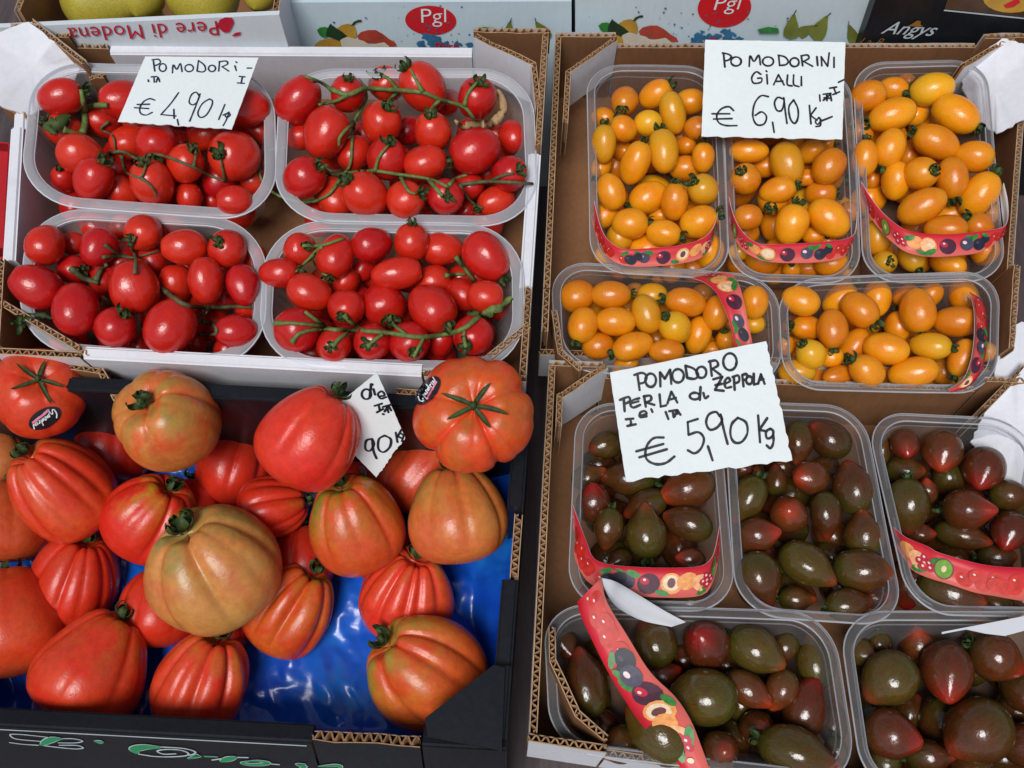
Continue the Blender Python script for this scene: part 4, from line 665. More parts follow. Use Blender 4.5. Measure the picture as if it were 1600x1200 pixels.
ALL = []       # (center, inverse matrix) for vines
class Tom: pass
def frame(px, py):
    T_ = -ray(px, py).normalized(); R_ = (Vector((1, 0, 0)) - T_ * T_.x).normalized(); return R_, T_.cross(R_), T_
def axis3(px, py, a, tilt):
    R_, U_, T_ = frame(px, py); a, t_ = rad(a), rad(tilt)
    return (R_ * math.cos(a) + U_ * math.sin(a)) * math.cos(t_) + T_ * math.sin(t_)
def spheres(c, ax, r, asp):
    e = max(0, asp - 1) * r
    return [(c, r)] if e < 1e-5 else [(c + ax * e, r * .93), (c, r), (c - ax * e, r * .93)]
def ordn(i): return ['first', 'second', 'third', 'fourth', 'fifth', 'sixth', 'seventh', 'eighth', 'ninth', 'tenth', 'eleventh', 'twelfth'][i]
TOTAL = {}
for key, lst in T.items():
    c0, pl, quad = PUN[key]; cen, nrm, hw, hd, axx, ayy = PFR[key]; kind = 'R' if key in 'ABCD' else key[0]; placed = []; rs = random.Random(key)
    items = sorted(lst, key=lambda e: e[1][6])
    items = [(X(c, s_[0], s_[1]), s_[2] * CROPS[c][2], s_[3], s_[4], s_[5], s_[6], s_[7], s_[8] if len(s_) > 8 else 'b') for c, s_ in items]
    # fruit lying out of sight at the bottom of the punnet
    k = (6 if kind == 'R' else 5) if hw > hd else 3; k2 = (4 if kind == 'R' else 3) if hw > hd else 5
    for i in range(k):
        for j in range(k2):
            u, v = (i + .5) / k - .5 + rs.uniform(-.05, .05), (j + .5) / k2 - .5 + rs.uniform(-.05, .05)
            p = cen + axx * u * hw * 1.62 + ayy * v * hd * 1.5 - nrm * .046; d_ = p - CAM; t_ = d_.dot(FW)
            px, py = 800 + d_.x / t_ * FPX, 600 - d_.dot(UP) / t_ * FPX
            items.append(((px, py), (24 if kind != 'K' else 28) * rs.uniform(.85, 1.1), rs.uniform(0, 360), 0, 0, 3, 1.2, rs.choice('bbr')))
    base_dz = {'R': [.002, -.018, -.031, -.038], 'Y': [-.004, -.019, -.032, -.044], 'K': [-.010, -.024, -.036, -.046]}[kind]
    for (pxy, rp, a, tilt, cal, lay, asp, skin) in items:
        if tilt < 36 and lay < 3: asp, rp = {'R': (asp * 1.09, rp * .985), 'Y': (asp * 1.07, rp * .98), 'K': (asp * 1.05, rp * .985)}[kind]
        if lay < 2 and not cal and rs.random() < {'Y': .4, 'K': .12 + .2 * lay, 'R': .0}[kind]: cal = 1
        px, py = pxy; r_ = ray(px, py); q = pl.up(base_dz[lay]); t_ = (q.d - q.n.dot(CAM)) / q.n.dot(r_); ax = axis3(px, py, a if asp > 1.001 or cal else rs.uniform(0, 360), tilt)
        if lay > 0 and not cal and a == 0: ax = axis3(px, py, rs.uniform(0, 360), rs.uniform(-40, 40))
        tmax = t_ + (.014 if lay == 0 else .02)
        for _ in range(40):
            c = CAM + r_ * t_; r = rp * t_ / FPX; pen = 0
            for (pc, pax, pr_, pasp) in placed:
                if (pc - c).length > (r * asp + pr_ * pasp): continue
                for (s1, r1) in spheres(c, ax, r, asp):
                    for (s2, r2) in spheres(pc, pax, pr_, pasp):
                        pen = max(pen, (r1 + r2) * .93 - (s1 - s2).length)
            depth_below = -(c - cen).dot(nrm)
            if pen < .0006 or t_ > tmax or depth_below > .062 - r: break
            t_ += .0012
        c = CAM + r_ * t_; r = rp * t_ / FPX
        if lay == 3 and any((pc - c).length < (r + pr_) * .62 for (pc, pax, pr_, pasp) in placed): continue
        placed.append((c, ax, r, asp)); up_ax = ax if kind != 'K' else -ax
        if kind == 'R': me = rs.choice(M_RED)
        elif kind == 'Y': me = rs.choice(M_YEL['yellow_green_skin' if rs.random() < .13 else 'yellow_skin'])
        else: me = rs.choice(M_DRK[{'b': 'dark_skin', 'g': 'dark_green_skin', 'r': 'dark_red_skin'}[skin]])
        o = bpy.data.objects.new({'R': 'plum_tomato', 'Y': 'yellow_tomato', 'K': 'dark_tomato'}[kind], me); COL.objects.link(o)
        o.matrix_world = Matrix.Translation(c) @ up_ax.to_track_quat('Z', 'Y').to_matrix().to_4x4() @ Matrix.Rotation(rs.uniform(0, 6.28), 4, 'Z') @ Matrix.Diagonal((r, r * rs.uniform(.96, 1.03), r * asp, 1))
        ALL.append((c, o.matrix_world.inverted()))
        if cal:
            cm = rs.choice(CAL[kind]); q = bpy.data.objects.new('calyx', cm); COL.objects.link(q); q.parent = o
            q.matrix_parent_inverse = Matrix(); k = rs.uniform(.8, 1.05) * {'R': 1.35, 'Y': 1.75, 'K': 1.35}[kind]; q.location = (0, 0, 1.0 if kind != 'R' else .985); q.rotation_euler = (rs.uniform(-.1, .1), rs.uniform(-.1, .1), rs.uniform(0, 6.28)); q.scale = (k, k, k / asp)
        e = Tom(); e.o, e.px, e.py, e.lay, e.cal = o, px, py, lay, cal; TOTAL.setdefault(key, []).append(e)
    nm = {'R': 'red', 'Y': 'yellow', 'K': 'dark'}[kind]; grp = nm + ' tomatoes in the ' + PN[key]
    vis = sorted([e for e in TOTAL[key] if e.lay < 2], key=lambda e: e.py); nr = 6 if len(vis) > 24 and hd > hw else 5 if len(vis) > 18 else 4
    per = math.ceil(len(vis) / nr)
    rows = [sorted(vis[i * per:(i + 1) * per], key=lambda e: e.px) for i in range(nr) if vis[i * per:(i + 1) * per]]
    for ri, row in enumerate(rows):
        rn = 'back row' if ri == 0 else 'front row' if ri == len(rows) - 1 else ordn(ri) + ' row from back'
        for ci, e in enumerate(row):
            pos = 'leftmost' if ci == 0 else 'rightmost' if ci == len(row) - 1 else ordn(ci) + ' from left'
            tag(e.o, f"{'green-capped' if e.cal else 'bare'} {nm} tomato, {pos} in {rn} of {PN[key]}", 'tomato', grp)
    for e in TOTAL[key]:
        if e.lay >= 2: tag(e.o, f'{nm} tomato mostly hidden underneath the others in {PN[key]}', 'tomato', grp + ', lower layer')

# ------------------------------------------------------------------ beef tomatoes
def beef_mesh(name, ribs, depth, kind, seed, mat):
    rs = random.Random(seed); gro = []; a = rs.uniform(0, 1); depth *= 1.35 if kind != 'flat' else 1.15
    for i in range(ribs): gro.append((a, rs.choice((.35, .7, 1., 1.35)), rs.uniform(.055, .13))); a += 2 * math.pi / ribs * rs.uniform(.5, 1.5)
    sc_ = 2 * math.pi / (a - gro[0][0]); gro = [((g - gro[0][0]) * sc_, d_, w_) for g, d_, w_ in gro]
    mb = MB(); n, m = 120, 64; vs = []; ridge = []
    for j in range(m + 1):
        th = math.pi * j / m; z = math.cos(th); s_ = math.sin(th)
        if kind == 'heart': r = s_ ** .80 * (1 - .10 * z) * (1 - .06 * max(0, z) ** 2)
        elif kind == 'pear': r = s_ ** .80 * (1 - .19 * z) * (1 - .08 * max(0, z))
        else: r = s_ ** .78
        zz = z * (1 if kind != 'flat' else 1)
        top = max(0, min(1, (z + .75) / 1.5)); fal = top ** .6 * (1 if z > -.6 else max(0, (z + 1) / .4))
        for k in range(n):
            ph = 2 * math.pi * k / n; g = 0
            for gp, gd, gw in gro:
                d_ = abs((ph - gp + math.pi) % (2 * math.pi) - math.pi); g += gd * (math.exp(-(d_ / gw) ** 2) * .55 + .65 * math.exp(-(d_ / (gw * 3.6)) ** 2))
            tw = .12 * noise.noise((math.cos(ph) + seed, math.sin(ph), z * .7)); bl = .10 * noise.noise((math.cos(ph) * .8 + seed * 2, math.sin(ph) * .8, z * .8 + 3))
            rr = r * (1 - depth * g * fal * (.55 + .45 * s_)) * (1 + bl); dz = -.22 * math.exp(-((1 - z) / .035)) * (1 - 0) - .10 * (g * fal) * max(0, z) ** 3 * depth * 4
            if kind == 'heart' or kind == 'pear': dz -= .02 * g * fal * max(0, z)
            vs.append((rr * math.cos(ph + tw * .3), rr * math.sin(ph + tw * .3), zz + dz)); ridge.append(max(0, 1 - g) * max(0, z))
    fs = [(j * n + k, (j + 1) * n + k, (j + 1) * n + (k + 1) % n, j * n + (k + 1) % n) for j in range(m) for k in range(n)]
    mb.add(vs, fs); me = mb.mesh(name, [mat], True); at = me.attributes.new('ridge', 'FLOAT', 'POINT'); at.data.foreach_set('value', ridge); return me
def beef_mat(i, base, alt, shoulder, sh_amt):
    t = NT(f'beef_skin_{i}'); sat = lambda q: (min(.78, q[0] * 1.38), q[1] * 1.06, q[2] * .80)
    mid = tuple((a + b) / 2 for a, b in zip(sat(base), sat(alt))); redder = (mid[0] * 1.02, mid[1] * .62, mid[2] * .8)
    c = t.ramp(t.noise(1.0, 3, dist=.6), [(.32, redder), (.48, sat(base)), (.66, sat(alt))])
    # ripening: pale green-yellow shoulders along the ridges, broken up by noise
    at = t.n('Attribute', attribute_name='ridge'); f = t.noise(2.2, 4, .6, stretch=(1, 1, .6)); m1 = t.n('Math', operation='MULTIPLY'); t.l(at.outputs['Fac'], m1.inputs[0]); t.l(t.ramp(f, [(.40, (0, 0, 0)), (.58, (1, 1, 1))]), m1.inputs[1])
    m2 = t.n('Math', operation='MULTIPLY'); m2.use_clamp = True; m2.inputs[1].default_value = sh_amt * 1.5; t.l(m1.outputs[0], m2.inputs[0]); c = t.mix(m2.outputs[0], c, shoulder)
    c = t.mix(1., c, t.ramp(t.noise(7, 5, .7), [(.32, (.84, .80, .80)), (.66, (1.08, 1.1, 1.1))]), 'MULTIPLY')       # mottling
    c = t.mix(t.ramp(t.noise(60, 2, .5), [(.66, (0, 0, 0)), (.74, (.28, .28, .28))]), c, (.55, .26, .10))              # pale pores
    c = t.mix(t.ramp(t.noise(3.1, 6, .8), [(.70, (0, 0, 0)), (.76, (.5, .5, .5))]), c, (.24, .10, .035))                 # corky scuffs
    t.base(c); rr = t.n('MapRange'); rr.inputs[3].default_value = .20; rr.inputs[4].default_value = .42; t.l(t.noise(3.4, 5), rr.inputs[0]); t.l(rr.outputs[0], t.b.inputs['Roughness'])
    t.val(Subsurface_Weight=.12, Subsurface_Radius=(1, .3, .1), Subsurface_Scale=.006, Specular_IOR_Level=.5); t.bump(t.noise(12, 5, .6), .07, .02); return t.m.name
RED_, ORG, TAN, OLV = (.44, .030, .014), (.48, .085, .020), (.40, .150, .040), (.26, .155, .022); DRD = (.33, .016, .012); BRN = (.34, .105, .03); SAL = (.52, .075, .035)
BEEF = [ # crop x y r ang tilt asp ribs depth kind layer base alt shoulder amt label
 ('p', 230, 300, 262, 100, 68, .80, 8, .05, 'flat', 0, (.47, .045, .014), (.45, .032, .012), ORG, .4, 'flat orange-red ribbed tomato with black sticker at upper left of black crate'),
 ('q', 1140, 385, 322, 100, 80, .72, 9, .17, 'flat', 0, (.55, .060, .022), (.46, .10, .018), (.42, .13, .02), .6, 'deeply lobed ribbed tomato with grey sticker propped at the right back corner'),
 ('p', 955, 460, 300, 142, 48, .92, 8, .09, 'flat', 0, (.42, .185, .050), (.47, .100, .030), (.36, .22, .04), .9, 'orange-brown round ribbed tomato at the back, left of centre'),
 ('z', 331, 885, 107, 128, 30, .88, 7, .13, 'heart', 0, (.42, .215, .072), (.38, .235, .080), (.26, .24, .06), 1.0, 'large pale tan unripe ribbed tomato lying on top in the middle'),
 ('q', 290, 500, 268, 58, 14, 1.04, 9, .08, 'heart', 0, (.50, .030, .018), (.52, .040, .020), ORG, .3, 'bright red heart-shaped tomato leaning against the half-hidden price card'),
 ('q', 1038, 900, 262, 96, 8, 1.0, 8, .08, 'pear', 0, (.43, .155, .044), (.41, .190, .052), (.30, .22, .04), .9, 'orange-brown heart-shaped tomato below the lobed one, near the right wall'),
 ('q', 515, 955, 246, 112, 28, 1.08, 8, .07, 'heart', 0, (.45, .075, .020), (.40, .12, .022), (.24, .20, .02), 1.0, 'orange tomato with olive streaks right of the pale tan one'),
 ('p', 345, 850, 268, 135, 14, 1.16, 9, .10, 'heart', 0, (.46, .040, .016), (.46, .070, .020), (.46, .14, .03), .7, 'orange-red ribbed tomato on the left with stem at its upper left'),
 ('s', 885, 690, 300, 147, 25, 1.05, 7, .09, 'heart', 0, (.44, .13, .028), (.47, .085, .024), (.34, .23, .03), 1.1, 'orange and olive streaked tomato in the lower right corner of black crate'),
 ('s', 190, 360, 238, 60, 25, 1.08, 11, .17, 'heart', 0, (.44, .10, .020), (.42, .045, .016), (.28, .17, .015), 1.2, 'deeply ribbed red, orange and olive tomato right below the tan one'),
 ('r', 1060, 735, 256, 76, 25, 1.04, 12, .17, 'heart', 0, (.48, .050, .020), (.50, .055, .022), (.40, .19, .02), .8, 'small deeply ribbed red tomato on blue film at front centre'),
 ('r', 500, 660, 290, 66, 14, 1.02, 9, .11, 'pear', 0, (.48, .050, .020), (.47, .045, .018), (.36, .15, .02), .8, 'broad-bottomed red ribbed tomato at the front left on blue film'),
 ('r', 60, 430, 268, 100, -20, 1.05, 5, .02, 'heart', 0, (.46, .065, .020), (.46, .080, .024), ORG, .2, 'smooth orange tomato cut by the left edge at the front'),
 ('s', 790, 285, 258, 76, 34, .98, 11, .15, 'heart', 0, (.52, .045, .024), (.50, .055, .022), (.42, .16, .03), .7, 'red-pink ribbed tomato between the two streaked ones at lower right'),
 ('p', 860, 1000, 262, 58, 38, 1.0, 10, .10, 'heart', 0, (.46, .026, .014), (.46, .032, .014), (.50, .21, .02), 1.0, 'red ribbed tomato with yellow streaks, directly behind the tan one'),
 ('q', 95, 875, 168, 14, 8, 1.1, 9, .11, 'heart', 0, (.46, .030, .014), (.46, .040, .014), (.48, .15, .02), .7, 'red ribbed tomato with its stem to the right, wedged in the middle'),
 ('p', 1340, 680, 205, 76, 4, 1.28, 8, .09, 'pear', 1, (.46, .026, .014), (.46, .030, .014), ORG, .3, 'tall red pear-shaped tomato at the back, behind the bright red one'),
 ('z', 120, 903, 70, 82, 28, 1.05, 9, .10, 'heart', 1, (.44, .030, .014), (.44, .034, .014), ORG, .4, 'red ribbed tomato in the second layer, left of the tan one'),
 ('q', 870, 650, 205, 55, 0, 1.3, 8, .08, 'heart', 1, (.46, .055, .022), (.44, .070, .022), (.50, .20, .03), .9, 'orange-red tomato with yellow streak, under the lobed one'),
 ('z', 248, 948, 62, 90, 0, 1.0, 8, .08, 'heart', 1, (.45, .030, .014), (.44, .034, .014), ORG, .3, 'red tomato mostly hidden beneath the pale tan one'),
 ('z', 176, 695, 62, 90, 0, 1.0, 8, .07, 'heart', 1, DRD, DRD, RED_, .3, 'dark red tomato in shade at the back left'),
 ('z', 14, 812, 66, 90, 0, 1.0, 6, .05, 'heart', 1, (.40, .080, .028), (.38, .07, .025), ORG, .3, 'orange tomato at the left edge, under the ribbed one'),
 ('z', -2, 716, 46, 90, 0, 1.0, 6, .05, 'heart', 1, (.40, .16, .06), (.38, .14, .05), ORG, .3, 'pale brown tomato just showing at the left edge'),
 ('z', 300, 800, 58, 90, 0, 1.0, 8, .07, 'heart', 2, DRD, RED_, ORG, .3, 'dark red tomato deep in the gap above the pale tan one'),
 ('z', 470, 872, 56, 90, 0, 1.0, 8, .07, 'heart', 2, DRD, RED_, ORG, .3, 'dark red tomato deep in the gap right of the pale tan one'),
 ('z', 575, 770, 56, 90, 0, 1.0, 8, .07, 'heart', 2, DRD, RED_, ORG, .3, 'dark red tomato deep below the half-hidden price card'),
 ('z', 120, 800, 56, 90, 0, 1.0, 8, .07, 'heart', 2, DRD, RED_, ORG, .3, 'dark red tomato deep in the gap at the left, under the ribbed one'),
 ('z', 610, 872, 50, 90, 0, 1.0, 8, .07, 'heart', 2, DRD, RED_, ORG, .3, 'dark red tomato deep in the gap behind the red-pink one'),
 ('z', 345, 985, 44, 90, 0, 1.0, 8, .07, 'heart', 1, RED_, RED_, ORG, .3, 'red tomato just showing behind the small front one'),
]
BC = [calyx_mesh(100 + i, .46, 2.2, .10, 'calyx_green') for i in range(4)]; BCL = [calyx_mesh(143 + i, .80, .35, .12, 'calyx_green', .34) for i in range(2)]
placed = []; BT = []
for i, (c, x, y, rp, a, tilt, asp, ribs, dp, kind, lay, b1, b2, shc, sha, lab) in enumerate(sorted(BEEF, key=lambda e: e[10])):
    px, py = X(c, x, y); rp *= CROPS[c][2]; r_ = ray(px, py); z0 = [.135, .095, .088][lay]
    z0 = {0: .185, 1: .215, 2: .195, 4: .210}.get(i, z0)
    q = Plane(z0); t_ = (q.d - q.n.dot(CAM)) / q.n.dot(r_); ax = axis3(px, py, a, tilt)
    for _ in range(60):
        cc = CAM + r_ * t_; r = rp * t_ / FPX; pen = 0
        for (pc, pax, pr_, pasp) in placed:
            for (s1, r1) in spheres(cc, ax, r, asp):
                for (s2, r2) in spheres(pc, pax, pr_, pasp): pen = max(pen, (r1 + r2) * .90 - (s1 - s2).length)
        low = cc.z - r < .052
        if pen < .001 or low: break
        t_ += .002
    # front fruit with nothing beneath them lie on the film
    if lab.startswith(('broad', 'small deeply', 'deeply ribbed red', 'red-pink', 'orange and olive', 'smooth orange')):
        while (CAM + r_ * t_).z - rp * t_ / FPX * .95 > .058: t_ += .001
    cc = CAM + r_ * t_; r = rp * t_ / FPX; placed.append((cc, ax, r, asp))
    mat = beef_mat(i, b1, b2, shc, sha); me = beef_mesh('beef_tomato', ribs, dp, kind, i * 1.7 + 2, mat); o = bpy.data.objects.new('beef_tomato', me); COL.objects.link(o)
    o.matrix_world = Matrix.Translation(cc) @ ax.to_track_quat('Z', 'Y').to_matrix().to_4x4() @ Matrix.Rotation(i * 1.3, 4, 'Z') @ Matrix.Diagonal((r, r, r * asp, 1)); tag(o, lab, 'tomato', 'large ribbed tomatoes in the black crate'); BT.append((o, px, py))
    ALL.append((cc, o.matrix_world.inverted()))
    cm = (BCL if kind == 'flat' and i < 2 else BC)[i % (2 if kind == 'flat' and i < 2 else 4)]; q = bpy.data.objects.new('calyx', cm); COL.objects.link(q); q.parent = o
    k = .80 if not (kind == 'flat' and i < 2) else .66; q.location = (0, 0, .93 if kind != 'flat' else .90); q.scale = (k, k, k / asp)
def hit(px, py, default):
    r_ = ray(px, py); best = None
    for c, inv in ALL:
        if (c - CAM).length > 2: continue
        o_ = inv @ CAM; d_ = inv.to_3x3() @ r_; A_ = d_.dot(d_); B_ = o_.dot(d_); C_ = o_.dot(o_) - 1; D_ = B_ * B_ - A_ * C_
        if D_ > 0:
            t_ = (-B_ - math.sqrt(D_)) / A_
            if best is None or t_ < best: best = t_
    q = default; t0 = (q.d - q.n.dot(CAM)) / q.n.dot(r_)
    return best if best is not None else t0
# stickers and their script
def sticker(idx, cx, cy, la, lb, ang_, flip, lab):
    o, _, _ = BT[idx]; bpy.context.view_layer.update(); dg = bpy.context.evaluated_depsgraph_get(); inv = o.matrix_world.inverted()
    def surf(px, py, off):
        r_ = ray(px, py); o_ = inv @ CAM; d_ = (inv.to_3x3() @ r_); ok, loc, nn, _i = o.ray_cast(o_, d_.normalized())
        p = o.matrix_world @ loc if ok else CAM + r_ * hit(px, py, PB); n_ = (inv.transposed().to_3x3() @ nn).normalized() if ok else -r_.normalized(); return p + n_ * off
    ca, sa = math.cos(rad(ang_)), math.sin(rad(ang_)); M = lambda u, v: (cx + u * la * ca + v * lb * sa, cy - u * la * sa + v * lb * ca)
    mb = MB(); rings = [(0, [(0, 0)])]; vs = [surf(*M(0, 0), .0007)]; nn_ = 24
    for k in (.4, .75, 1.): vs += [surf(*M(k * math.cos(2 * math.pi * i / nn_), k * math.sin(2 * math.pi * i / nn_)), .0007) for i in range(nn_)]
    fs = [(0, 1 + (i + 1) % nn_, 1 + i) for i in range(nn_)] + [(1 + j * nn_ + i, 1 + j * nn_ + (i + 1) % nn_, 1 + (j + 1) * nn_ + (i + 1) % nn_, 1 + (j + 1) * nn_ + i) for j in range(2) for i in range(nn_)]
    mb.add(vs, fs); st = mb.build('sticker', 'sticker_black', None, True); st.parent = o; st.matrix_parent_inverse = inv; st['label'] = lab
    s_ = -1 if flip else 1; W = MB(); Pk = MB()
    strokes = [[(-.62, -.45), (-.72, -.1), (-.70, .35), (-.60, .45), (-.52, .05), (-.42, .3), (-.42, .5)], [(-.32, .25), (-.30, -.05), (-.20, .05), (-.22, .2), (-.14, -.05), (-.1, .15)], [(-.02, .15), (-.02, -.12), (.06, -.08), (.08, .12)], [(.16, .1), (.14, -.05), (.24, -.1), (.24, .1), (.26, -.5)], [(.34, .1), (.35, -.12), (.42, -.14)], [(.50, .06), (.52, -.2)], [(.60, .04), (.62, -.22), (.72, .02), (.80, -.42)]]
    for st_ in strokes:
        q = catmull([surf(*M(s_ * u, s_ * v), .0011) for u, v in st_], 3); nv = -ray(cx, cy).normalized(); ribbon(W, q, .0008, nv)
    q = [surf(*M(s_ * u, s_ * v), .0011) for u, v in [(-.4, .62), (-.1, .5), (.3, .35), (.7, .2)]]; ribbon(Pk, q, .0017, -ray(cx, cy).normalized())
    for m_, mat in ((W, 'print_white'), (Pk, 'print_pink')): w_ = m_.build('sticker_print', mat, None); w_.parent = st; w_.matrix_parent_inverse = Matrix()
sticker(0, 70, 653, 27, 15, 27, True, 'oval black sticker with white script'); sticker(1, 669, 611, 27, 14, 50, False, 'oval dark grey sticker with white script')

# ------------------------------------------------------------------ vines
def vine(name, crop, pl, mains, label, mat='vine_green', r0=5.0, sides=()):
    def to3(pts, lift, rpx):
        q = catmull([Vector((*X(crop, *p), 0)) for p in pts], 5); ts = [hit(p.x, p.y, pl.up(-.012)) for p in q]
        for _ in range(3): ts = [min(ts[i], (ts[max(0, i - 1)] + ts[i] * 2 + ts[min(len(ts) - 1, i + 1)]) / 4) for i in range(len(ts))]
        P3 = [CAM + ray(p.x, p.y) * (t - lift) for p, t in zip(q, ts)]; return P3
    px = CROPS[crop][2] * .7 / FPX; root = None
    for k, pts in enumerate(mains):
        P3 = to3(pts, .0022, 0); n = len(P3); mb = MB(); rr = r0 * px * (1 if k == 0 else .78)
        mb.tube(P3, [rr * (1.12 - .38 * i / n + (.35 if i in (0, 1) and k else 0) + .12 * noise.noise((i * .7, k, r0))) for i in range(n)], 7)
        if root is None: root = mb.build(name, mat, None, True); tag(root, label, 'vine')
        else: mb.build('side_stem', mat, root, True)
    return root
vine('tomato_vine', 'a', PR, [[(470, 760), (485, 690), (482, 625), (540, 600), (610, 598)], [(360, 735), (420, 755), (470, 762)], [(480, 625), (470, 560), (460, 510)]], 'thick green vine stub with sepals beside the upper left red tomato', r0=20)
vine('tomato_vine', 'a', PR, [[(620, 870), (700, 862), (790, 905), (850, 880), (930, 885), (1100, 950), (1200, 1000), (1285, 1032)], [(1100, 945), (1112, 880), (1110, 825)], [(1280, 1030), (1262, 950), (1245, 880)], [(690, 885), (715, 975), (800, 1005), (830, 930)], [(800, 1010), (860, 1060), (890, 1120)], [(620, 870), (570, 900), (560, 920)], [(620, 690), (575, 735), (640, 770), (655, 850)]], 'thin twisted brown-green vine across the middle of upper left punnet', 'vine_dull', 10)
vine('tomato_vine', 'b', PR, [[(390, 465), (480, 492), (570, 462), (740, 470), (870, 482), (960, 520), (1080, 555), (1135, 618)], [(570, 462), (530, 410), (495, 385)], [(735, 468), (690, 410), (645, 388)], [(868, 480), (830, 410), (805, 362)], [(1085, 550), (1105, 485), (1150, 430)], [(955, 518), (910, 575), (902, 612)], [(740, 472), (695, 525), (676, 572)], [(565, 470), (572, 520), (520, 620), (502, 720), (492, 850), (460, 905)], [(505, 640), (440, 710), (432, 760)], [(395, 468), (340, 430), (255, 395)], [(480, 490), (420, 525), (330, 545)]], 'long bright green vine along the back of upper right punnet', r0=13)
vine('tomato_vine', 'b', PR, [[(340, 865), (400, 912), (520, 896), (620, 890), (720, 905), (900, 932), (1005, 975)], [(620, 890), (640, 820), (692, 752)], [(750, 915), (790, 990), (830, 1010)], [(900, 938), (970, 1020)], [(1005, 965), (1040, 930), (1100, 910)], [(440, 930), (380, 1010), (280, 1052), (150, 1032), (50, 970), (18, 880), (60, 790), (160, 768)]], 'green vine across the front of upper right punnet with long tendril', r0=11)
vine('tomato_vine', 'b', PR, [[(1060, 962), (1220, 945), (1440, 957)], [(1220, 945), (1280, 915), (1345, 900)], [(1062, 970), (1120, 1050), (1180, 1085)]], 'straight dark vine sticking over the right rim of upper right punnet', 'vine_dull', 11)
vine('tomato_vine', 'e', PR, [[(765, 465), (772, 375), (748, 310), (770, 250)], [(580, 370), (680, 365), (760, 372), (900, 335)], [(590, 298), (670, 350), (755, 372)]], 'small forked vine lying on the central tomatoes of lower left punnet', 'vine_dull', 10)
vine('tomato_vine', 'e', PR, [[(400, 430), (470, 485), (560, 518)], [(545, 500), (575, 440), (610, 410)]], 'short thick stub of vine in the left of lower left punnet', 'vine_dull', 18)
vine('tomato_vine', 'e', PR, [[(915, 545), (1050, 640), (1200, 655), (1320, 650), (1440, 655)], [(1200, 655), (1150, 700), (1130, 740)], [(1150, 735), (1215, 750), (1225, 805), (1130, 812)], [(590, 600), (650, 645), (700, 690), (750, 705)]], 'dark vine between the right-hand tomatoes of lower left punnet', 'vine_dull', 13)
vine('tomato_vine', 'f', PR, [[(1200, 590), (1150, 625), (1085, 675), (1000, 705), (850, 722), (700, 702), (560, 690), (400, 682), (330, 645), (255, 590)], [(100, 650), (200, 650), (350, 665)], [(185, 750), (225, 705), (300, 685), (400, 682)], [(455, 605), (500, 650), (570, 692)], [(395, 770), (440, 725), (490, 690)], [(580, 770), (620, 735), (660, 708)], [(690, 610), (720, 660), (785, 712)], [(820, 825), (850, 770), (872, 728)], [(1000, 650), (1012, 700)], [(1095, 775), (1082, 720), (1085, 690)]], 'long bright green vine along the front of lower right punnet', r0=13)
vine('tomato_vine', 'f', PR, [[(240, 245), (340, 245), (455, 208)], [(345, 250), (290, 300), (330, 380), (372, 402)], [(300, 290), (250, 340), (208, 382)]], 'small forked vine at the back left of lower right punnet', r0=9)
vine('tomato_vine', 'f', PR, [[(1040, 305), (1090, 370), (1140, 432)], [(985, 402), (1040, 395), (1090, 395)]], 'short broken vine at the right of lower right punnet', r0=12)
# dried leaf curl, leaf on the vine end, sepals drifting
def leafstrip(name, crop, pl, pts, wd, mat, label, lift=.003):
    q = catmull([Vector((*X(crop, *p), 0)) for p in pts], 5); ts = [hit(p.x, p.y, pl.up(-.004)) for p in q]
    for _ in range(4): ts = [min(ts[i], (ts[max(0, i - 1)] + ts[i] * 2 + ts[min(len(ts) - 1, i + 1)]) / 4) for i in range(len(ts))]
    P3 = [CAM + ray(p.x, p.y) * (t - lift) for p, t in zip(q, ts)]; n = len(P3); mb = MB(); vs = []
    for i, p in enumerate(P3):
        d = (P3[min(i + 1, n - 1)] - P3[max(0, i - 1)]).normalized(); nv = -ray(q[i].x, q[i].y).normalized(); s_ = d.cross(nv).normalized(); k = wd * (.15 + .85 * math.sin(math.pi * min(1, (i + .5) / n)) ** .7) * (1 + .5 * noise.noise((i * .6, 1, 2)))
        vs += [p + s_ * k + nv * .0012, p - nv * .0006, p - s_ * k + nv * .001, p - nv * .0014]
    fs = []
    for i in range(n - 1):
        for j in range(4): fs.append((i * 4 + j, i * 4 + (j + 1) % 4, (i + 1) * 4 + (j + 1) % 4, (i + 1) * 4 + j))
    mb.add(vs, fs); return tag(mb.build(name, mat, None, True), label, 'leaf')
leafstrip('dried_leaf', 'b', PR, [(1035, 625), (1075, 660), (1130, 645), (1200, 650), (1250, 625), (1288, 570), (1278, 500), (1255, 465)], .0034, 'dry_leaf', 'curled tan dried leaf on the upper right punnet')
leafstrip('vine_leaf', 'f', PR, [(1100, 600), (1180, 598), (1250, 570), (1335, 515)], .0042, 'vine_green', 'pointed green leaf at the end of the long front vine')
leafstrip('vine_leaf', 'a', PR, [(400, 650), (340, 700), (290, 720), (310, 760)], .006, 'calyx_green', 'dark green curled leaf at left of upper left punnet')
leafstrip('vine_leaf', 'e', PR, [(130, 690), (180, 705), (240, 700), (300, 720)], .0022, 'calyx_green', 'dark sprig hanging under the left tomatoes of lower left punnet')
for (c, x, y, lab) in (('e', 115, 745, 'loose dried sepals on the left rim of lower left punnet'),):
    px, py = X(c, x, y); p = PR.up(.003).at(px, py); o = bpy.data.objects.new('loose_calyx', CAL['R'][1]); COL.objects.link(o); o.matrix_world = Matrix.Translation(p) @ (-ray(px, py)).to_track_quat('Z', 'Y').to_matrix().to_4x4() @ Matrix.Scale(.02, 4); tag(o, lab, 'sepals')

